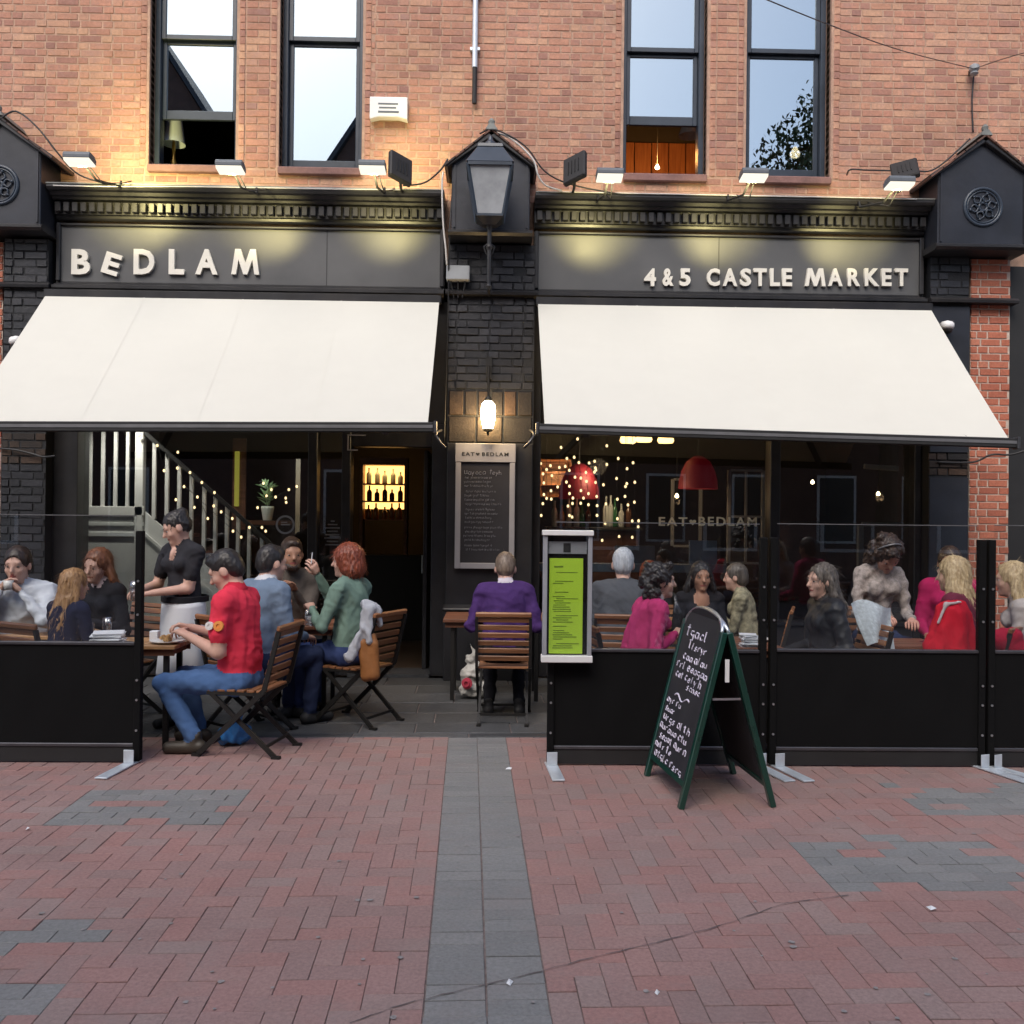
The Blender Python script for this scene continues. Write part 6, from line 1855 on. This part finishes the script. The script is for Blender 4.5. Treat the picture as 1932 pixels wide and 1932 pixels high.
# ---- middle table group
person('person in a blue grey shirt with dark hair, back turned, at the middle table', (514, 1029), -2.35, D(-40), cloth('blue_grey_shirt', (.16,.22,.31), .15), dark_denim, ('short', H['black']), 'm', SKIN, lean=9, hp=8, hy=-6, collar=cloth('white_collar', (.62,.64,.68), .04), bulk=1.14,
       with_chair='slat chair under the diner in the blue grey shirt', vox=.0098, knees=((-.13, .44, .0), (.14, .43, -.01)))
person('bearded person facing the street behind the blue grey shirt', (551, 1014), -1.5, D(196), cloth('olive_check_shirt', (.10,.085,.075), .3), black_cloth, ('short', H['brown']), 'm', SKIN_TAN, lean=12, hp=6, hy=6, beard=True, hL=(-.02, .33, .86), hR=(.1, .38, .77), with_chair='slat chair under the bearded diner', vox=.0145)
rw, rwi = person('person with an auburn bob and green jumper raising a hand, in profile', (655, 1026), -2.1, D(62), cloth('sage_jumper', (.155,.24,.20), .2), cloth('mid_denim', (.035,.055,.15), .2), ('bob', H['red']), 'f', SKIN, lean=3, hp=4, hy=18, hL=(-.10, .30, .80), hR=(.03, .24, -.09, 1), poleL=(-.5, -.2, -1), poleR=(.4, .3, -1), palmR=(0, .7, .3), curl=60, bulk=1.08, wrinkle=.013,
       with_chair='slat chair under the auburn haired diner', vox=.0095)
hw = rwi['hands'][1]; cp = world_pt(rw, rwi, hw[0]+hw[1]*.12)
tag(MB().tube([cp+Vector((0, 0, -.02)), cp+Vector((.01, -.01, .07))], .005, 6).build('cigarette', M['paper']), 'white cigarette between the raised fingers of the auburn haired diner', 'cigarette')
person('person in a purple jumper seated with back turned before the chalkboard', (954, 1044), -1.78, D(-2), cloth('purple_jumper', (.062,.028,.125), .25), black_cloth, ('short', H['sandy']), 'm', SKIN, lean=11, hp=16, hy=0, collar=cloth('pale_collar', (.58,.54,.60), .05), bulk=1.12, hL=(-.15, .27, .72), hR=(.15, .28, .73), with_chair='slat chair under the diner in the purple jumper', vox=.0095, wrinkle=.012, feet=((-.12, .14), (.12, .12)))
# ---- right group
person('grey haired person in a dark grey jacket, back turned behind the pink jumper', (1176, 1034), -1.9, D(-8), cloth('slate_jacket', (.085,.092,.105), .15), black_cloth, ('short', H['grey']), 'm', SKIN, lean=8, hp=5, bulk=1.12, with_chair='slat chair under the grey haired diner', vox=.010, wrinkle=.012)
person('person with auburn hair half hidden behind the pink jumper', (1226, 1060), -1.15, D(172), black_cloth, black_cloth, ('bob', H['red']), 'f', SKIN_RED, lean=6, hp=4, with_chair='slat chair behind the table of the grey haired diner', vox=.016)
pk, pki = person('person with dark curls and a pink jumper in profile before the A-board', (1246, 1062), -2.95, D(-78), cloth('pink_jumper', (.52,.045,.165), .15), black_cloth, ('curly', H['black']), 'f', SKIN, lean=12, hp=4, hy=-4, bulk=1.12, collar=cloth('pale_scarf', (.58,.52,.52), .12), hL=(-.1, .34, .76), hR=(.08, .26, .80), poleR=(.3, -.4, -1), with_chair='slat chair under the diner in the pink jumper', vox=.0092, wrinkle=.013)
hair_len['person with long black hair and a warm lit face, facing the street'] = .30
person('person with long black hair and a warm lit face, facing the street', (1323, 1060), -2.0, D(182), black_cloth, black_cloth, ('long', H['black']), 'f', SKIN_TAN, lean=6, hp=6, with_chair='slat chair under the black haired diner', vox=.0105, vneck=1.3)
person('person in a beige patterned top with fair hair beside the screen post', (1388, 1063), -1.6, D(70), mat('beige_patterned_cloth', (.27,.25,.17), .85, .55, 22, .3, 120, spec=.2), dark_denim, ('cap', H['ash']), 'f', SKIN, lean=8, hp=6, hL=(-.05, .30, .92), with_chair='slat chair beside the middle screen post', vox=.0145)
hair_len['person in a black leather jacket with ash brown hair, looking left'] = .16
lw, lwi = person('person in a black leather jacket with ash brown hair, looking left', (1550, 1063), -2.9, D(96), mat('black_leather', (.018,.019,.022), .5, .15, 6, .15, 60, spec=.4), dark_denim, ('long', H['ash']), 'f', SKIN, lean=4, hp=4, hy=8, bulk=1.14, wrinkle=.009, with_chair='slat chair under the diner in the leather jacket', vox=.0092, collar=cloth('dark_scarf', (.06,.05,.045), .3), hL=(-.18, .24, .66), hR=(.10, .30, .68))
sp, spi = person('person in a speckled beige blouse bent over the paper at the right hand table', (1674, 1026), -2.1, D(184), mat('speckled_beige_cloth', (.36,.31,.285), .85, .40, 45, .3, 120, spec=.2), dark_denim, ('curly', H['brown']), 'f', SKIN_RED, lean=10, hp=56, hy=6, ht=10, bulk=.9, sw=.145, wrinkle=.013, hL=(-.10, .36, .74), hR=(.15, .42, .77), with_chair='slat chair under the diner in the speckled blouse', vox=.010)
gl = [spi['hp'](.088*math.cos(a), -.01+.02*math.sin(a), .035+.105*math.sin(a)) for a in np.linspace(.25, PI-.25, 14)]
inst('head_band', MB().tube([Vector(q) for q in gl], .006, 6).mesh('head_band', M['grey_bar'], smooth=True), sp)
person('dark haired person in a magenta top at the back right', (1792, 1032), -1.7, D(150), cloth('magenta_top', (.36,.015,.09), .1), black_cloth, ('cap', H['brown']), 'f', SKIN_TAN, lean=5, hp=8, with_chair='slat chair under the diner in magenta', vox=.0145, bulk=1.15)
hair_len['person with blonde hair and a maroon top, turned away at the right'] = .22
person('person with blonde hair and a maroon top, turned away at the right', (1797, 1050), -2.62, D(42), cloth('maroon_top', (.13,.022,.045), .15), dark_denim, ('long', H['blonde']), 'f', SKIN, lean=7, hp=8, bulk=1.1, with_chair='slat chair under the blonde diner in maroon', vox=.0122)
hair_len['fair haired child in a white and brown top at the right picture edge'] = .14
person('fair haired child in a white and brown top at the right picture edge', (1908, 1060), -2.75, D(60), cloth('white_brown_top', (.42,.38,.36), .35), cloth('red_trousers', (.42,.012,.03), .1), ('long', H['blonde']), 'f', SKIN, lean=8, hp=8, bulk=.95, with_chair='slat chair under the fair haired child', vox=.013)

# ================================================================== TABLES AND WHAT STANDS ON THEM
table(-3.0, -2.17, -3.16, -2.72, .735, 'wooden terrace table in front of the diner in red')
table(-3.95, -3.05, -2.72, -2.02, .735, 'wooden terrace table between the white shirt and the long hair')
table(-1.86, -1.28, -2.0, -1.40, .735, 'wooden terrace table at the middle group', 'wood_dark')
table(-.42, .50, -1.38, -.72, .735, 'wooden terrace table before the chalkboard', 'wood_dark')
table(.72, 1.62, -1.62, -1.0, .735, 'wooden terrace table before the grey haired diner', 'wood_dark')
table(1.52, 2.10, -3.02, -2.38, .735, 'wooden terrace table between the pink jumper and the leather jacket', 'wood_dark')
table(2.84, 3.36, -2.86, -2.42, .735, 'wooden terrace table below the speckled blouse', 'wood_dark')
def plate(x, y, z, label, r=.115, food=True):
    t = thing('plate', label, 'plate', (x, y, z))
    MB().lathe([(0, .002), (r*.6, .002), (r, .018), (r*1.0, .022), (r*.6, .008), (0, .007)], 24, cap=False).build('dish', M['ceramic'], t, smooth=True)
    if food:
        b = MB()
        for k in range(14):
            a = random.random()*6.28; q = random.random()*r*.5; e = Euler((random.random()*6, random.random()*6, random.random()*6)).to_matrix().to_4x4(); e.translation = (q*math.cos(a), q*math.sin(a), .022+random.random()*.02)
            b.box(-.022, .022, -.012, .012, -.010, .010, M=e)
        b.build('food', M['food'], t, bevel=.003)
    return t
plate(-2.27, -3.02, .736, 'white plate of toasted food on the table of the diner in red', .12)
tag(MB().box(-.03, .03, -.03, .03, 0, .07).build('napkin_holder', M['paper'], None, (-2.40, -2.90, .736), bevel=.004), 'white napkin box on the table of the diner in red', 'napkin box')
def papers(x, y, z, w, d, label, n=5, rz=0.2):
    b = MB()
    for k in range(n):
        e = Matrix.Translation((random.gauss(0, .008), random.gauss(0, .008), k*.009)) @ Matrix.Rotation(random.gauss(0, .12), 4, 'Z') @ Matrix.Rotation(random.gauss(.05, .05), 4, 'X')
        b.box(-w/2, w/2, -d/2, d/2, 0, .006, M=e)
    return tag(b.build('folded_napkins', M['paper'], None, (x, y, z), (0, 0, rz)), label, 'napkins')
papers(-2.66, -3.06, .736, .20, .12, 'folded white napkins on the table behind the left screen', 9)
goblet((-2.78, -2.80, .736), 'wine glass beside the black top with the pale scarf', .034, .15)
goblet((-2.88, -2.86, .736), 'drinking glass on the table left of the screen post', .034, .12)
goblet((-1.50, -1.9, .736), 'drinking glass on the middle table', .034, .13)
papers(-1.44, -1.88, .736, .14, .10, 'white papers on the middle table beside the green jumper', 8, .5)
goblet((1.68, -2.9, .736), 'drinking glass before the diner in pink', .034, .13)
papers(1.87, -2.95, .736, .12, .09, 'small white packets on the table right of the A-board', 10, .1)
plate(2.0, -2.65, .736, 'white plate on the table left of the leather jacket', .11, False)
# newspaper sheet drooping over the table edge
x, z = W(1640, 1172, -2.86)
b = MB(); n = 10; vs = []; fs = []
for i in range(n+1):
    for j in range(n+1):
        s, q = i/n, j/n
        vs.append(((s-.5)*.30*(1-.35*q)+.05*q, .05*math.sin(s*7+q*3)*.6-.05*q, .13-q*.30+.03*math.sin(s*5)))
k = len(vs); vs += [(a, b2+.004, c2) for a, b2, c2 in vs]
for i in range(n):
    for j in range(n):
        a = i*(n+1)+j; fs.append((a, a+1, a+n+2, a+n+1)); fs.append((k+a, k+a+n+1, k+a+n+2, k+a+1))
tag(MB().add(vs, fs).build('paper_sheet', mat('printed_newspaper', (.55,.62,.68), .7, .18, 30, .2, 25), None, (x, -2.9, z)), 'crumpled pale newspaper hanging at the right of the leather jacket', 'newspaper')
# red jacket over a chair and clothes on the auburn diner's chair
def drape(name, label, cat, pts, matl, th=.03, loc=(0, 0, 0), wr_=.008):
    g = Field()
    for a, b2, r1, r2 in pts: g.rc(a, b2, r1, r2, 0, .03)
    V, Fc = g.mesh(.012); N = vnormals(V, Fc); SEED[0] += 1
    V = V+N*(folds(V, SEED[0], .09, (1, 1, .3))*wr_)[:, None]
    q = MB(); q.v = [tuple(p) for p in V]; q.f = [list(x) for x in Fc]; q.m = [0]*len(Fc); q.t = [0]*len(Fc)
    return tag(q.build(name, matl, None, loc, smooth=True, fix=False), label, cat)
def at3(u, v, Y): return np.array(P(u, v, Y))
yj = -3.12
drape('red_jacket', 'bright red jacket hung over a chair in front of the blonde diner', 'jacket', [(at3(1785, 1148, yj), at3(1812, 1146, yj+.05), .055, .055), (at3(1785, 1155, yj), at3(1768, 1225, yj-.02), .07, .09), (at3(1800, 1160, yj), at3(1800, 1245, yj-.02), .09, .11), (at3(1815, 1160, yj+.05), at3(1822, 1235, yj), .07, .09), (at3(1765, 1220, yj), at3(1820, 1250, yj), .08, .09)], cloth('red_jacket_cloth', (.60,.012,.030), .08), wr_=.014)
drape('jacket_trim', 'pale piping along the collar of the red jacket', 'trim', [(at3(1770, 1175, yj-.07), at3(1785, 1140, yj-.05), .012, .014), (at3(1785, 1140, yj-.05), at3(1812, 1136, yj-.04), .014, .012)], cloth('pale_piping', (.6,.5,.5), .1), wr_=.003)
yj = -3.05
drape('red_garment', 'dark red garment on the lap of the child at the right edge', 'garment', [(at3(1880, 1205, yj), at3(1912, 1200, yj), .07, .07), (at3(1885, 1215, yj), at3(1925, 1222, yj), .07, .06)], cloth('dark_red_cloth', (.40,.012,.04), .1), wr_=.012)
yj = -2.40
drape('grey_coat', 'pale grey coat draped over the chair back of the auburn haired diner', 'coat', [(at3(690, 1140, yj), at3(708, 1150, yj), .05, .05), (at3(690, 1145, yj-.05), at3(686, 1185, yj-.08), .035, .03), (at3(686, 1185, yj-.08), at3(660, 1240, yj-.1), .028, .05), (at3(708, 1150, yj), at3(718, 1178, yj), .045, .03), (at3(698, 1150, yj-.06), at3(697, 1210, yj-.1), .035, .03)], cloth('pale_grey_coat_cloth', (.40,.42,.46), .2), wr_=.014)
yj = -2.46
drape('tan_bag', 'tan leather bag hanging from the chair of the auburn haired diner', 'bag', [(at3(690, 1200, yj), at3(703, 1200, yj), .03, .03), (at3(686, 1215, yj), at3(692, 1275, yj), .045, .05), (at3(704, 1215, yj), at3(706, 1272, yj), .045, .05), (at3(680, 1180, yj), at3(687, 1210, yj), .012, .03)], mat('tan_leather', (.28,.115,.035), .5, .2, 6, .2, 40), wr_=.006)
# carrier bag and bottle beside the purple jumper
x, y = G(893, 1318)
drape('carrier_bag', 'crumpled white carrier bag with a red print on the flagstones', 'bag', [(np.array((x-.05, y, .09)), np.array((x+.06, y+.02, .09)), .088, .085), (np.array((x-.05, y, .22)), np.array((x+.04, y, .26)), .08, .075), (np.array((x-.03, y, .36)), np.array((x+.02, y, .40)), .05, .035), (np.array((x, y, .42)), np.array((x-.04, y, .50)), .02, .008)], mat('white_carrier', (.55,.54,.51), .5, .1, 8, .3, 30), wr_=.022)
tag(MB().lathe([(0, 0), (.05, 0), (.05, .012), (0, .014)], 14, cap=False).lathe([(.02, .02), (.03, .02), (.03, .03), (.02, .03)], 10, cap=False).build('bag_print', mat('red_print', (.5,.05,.09), .6, .15, 20), None, (x-.055, y-.092, .155), (PI/2, 0, -.3)), 'red round print on the white carrier bag', 'print')
x, y = G(921, 1325)
tag(MB().lathe([(0, .005), (.036, .005), (.038, .02), (.038, .16), (.02, .20), (.014, .25), (.016, .255), (0, .26)], 14, cap=False).build('green_bottle', bt[1], None, (x, y, .0), smooth=True), 'green bottle on the flagstones under the purple diner', 'bottle')
x, y = G(440, 1408)
drape('blue_bag', 'bright blue plastic bag under the chair of the diner in red', 'bag', [(np.array((x-.06, y, .075)), np.array((x+.06, y+.05, .08)), .07, .07), (np.array((x+.02, y, .14)), np.array((x+.05, y, .24)), .05, .02)], mat('blue_plastic', (.03,.17,.46), .35, .2, 8, .3, 30), wr_=.02)
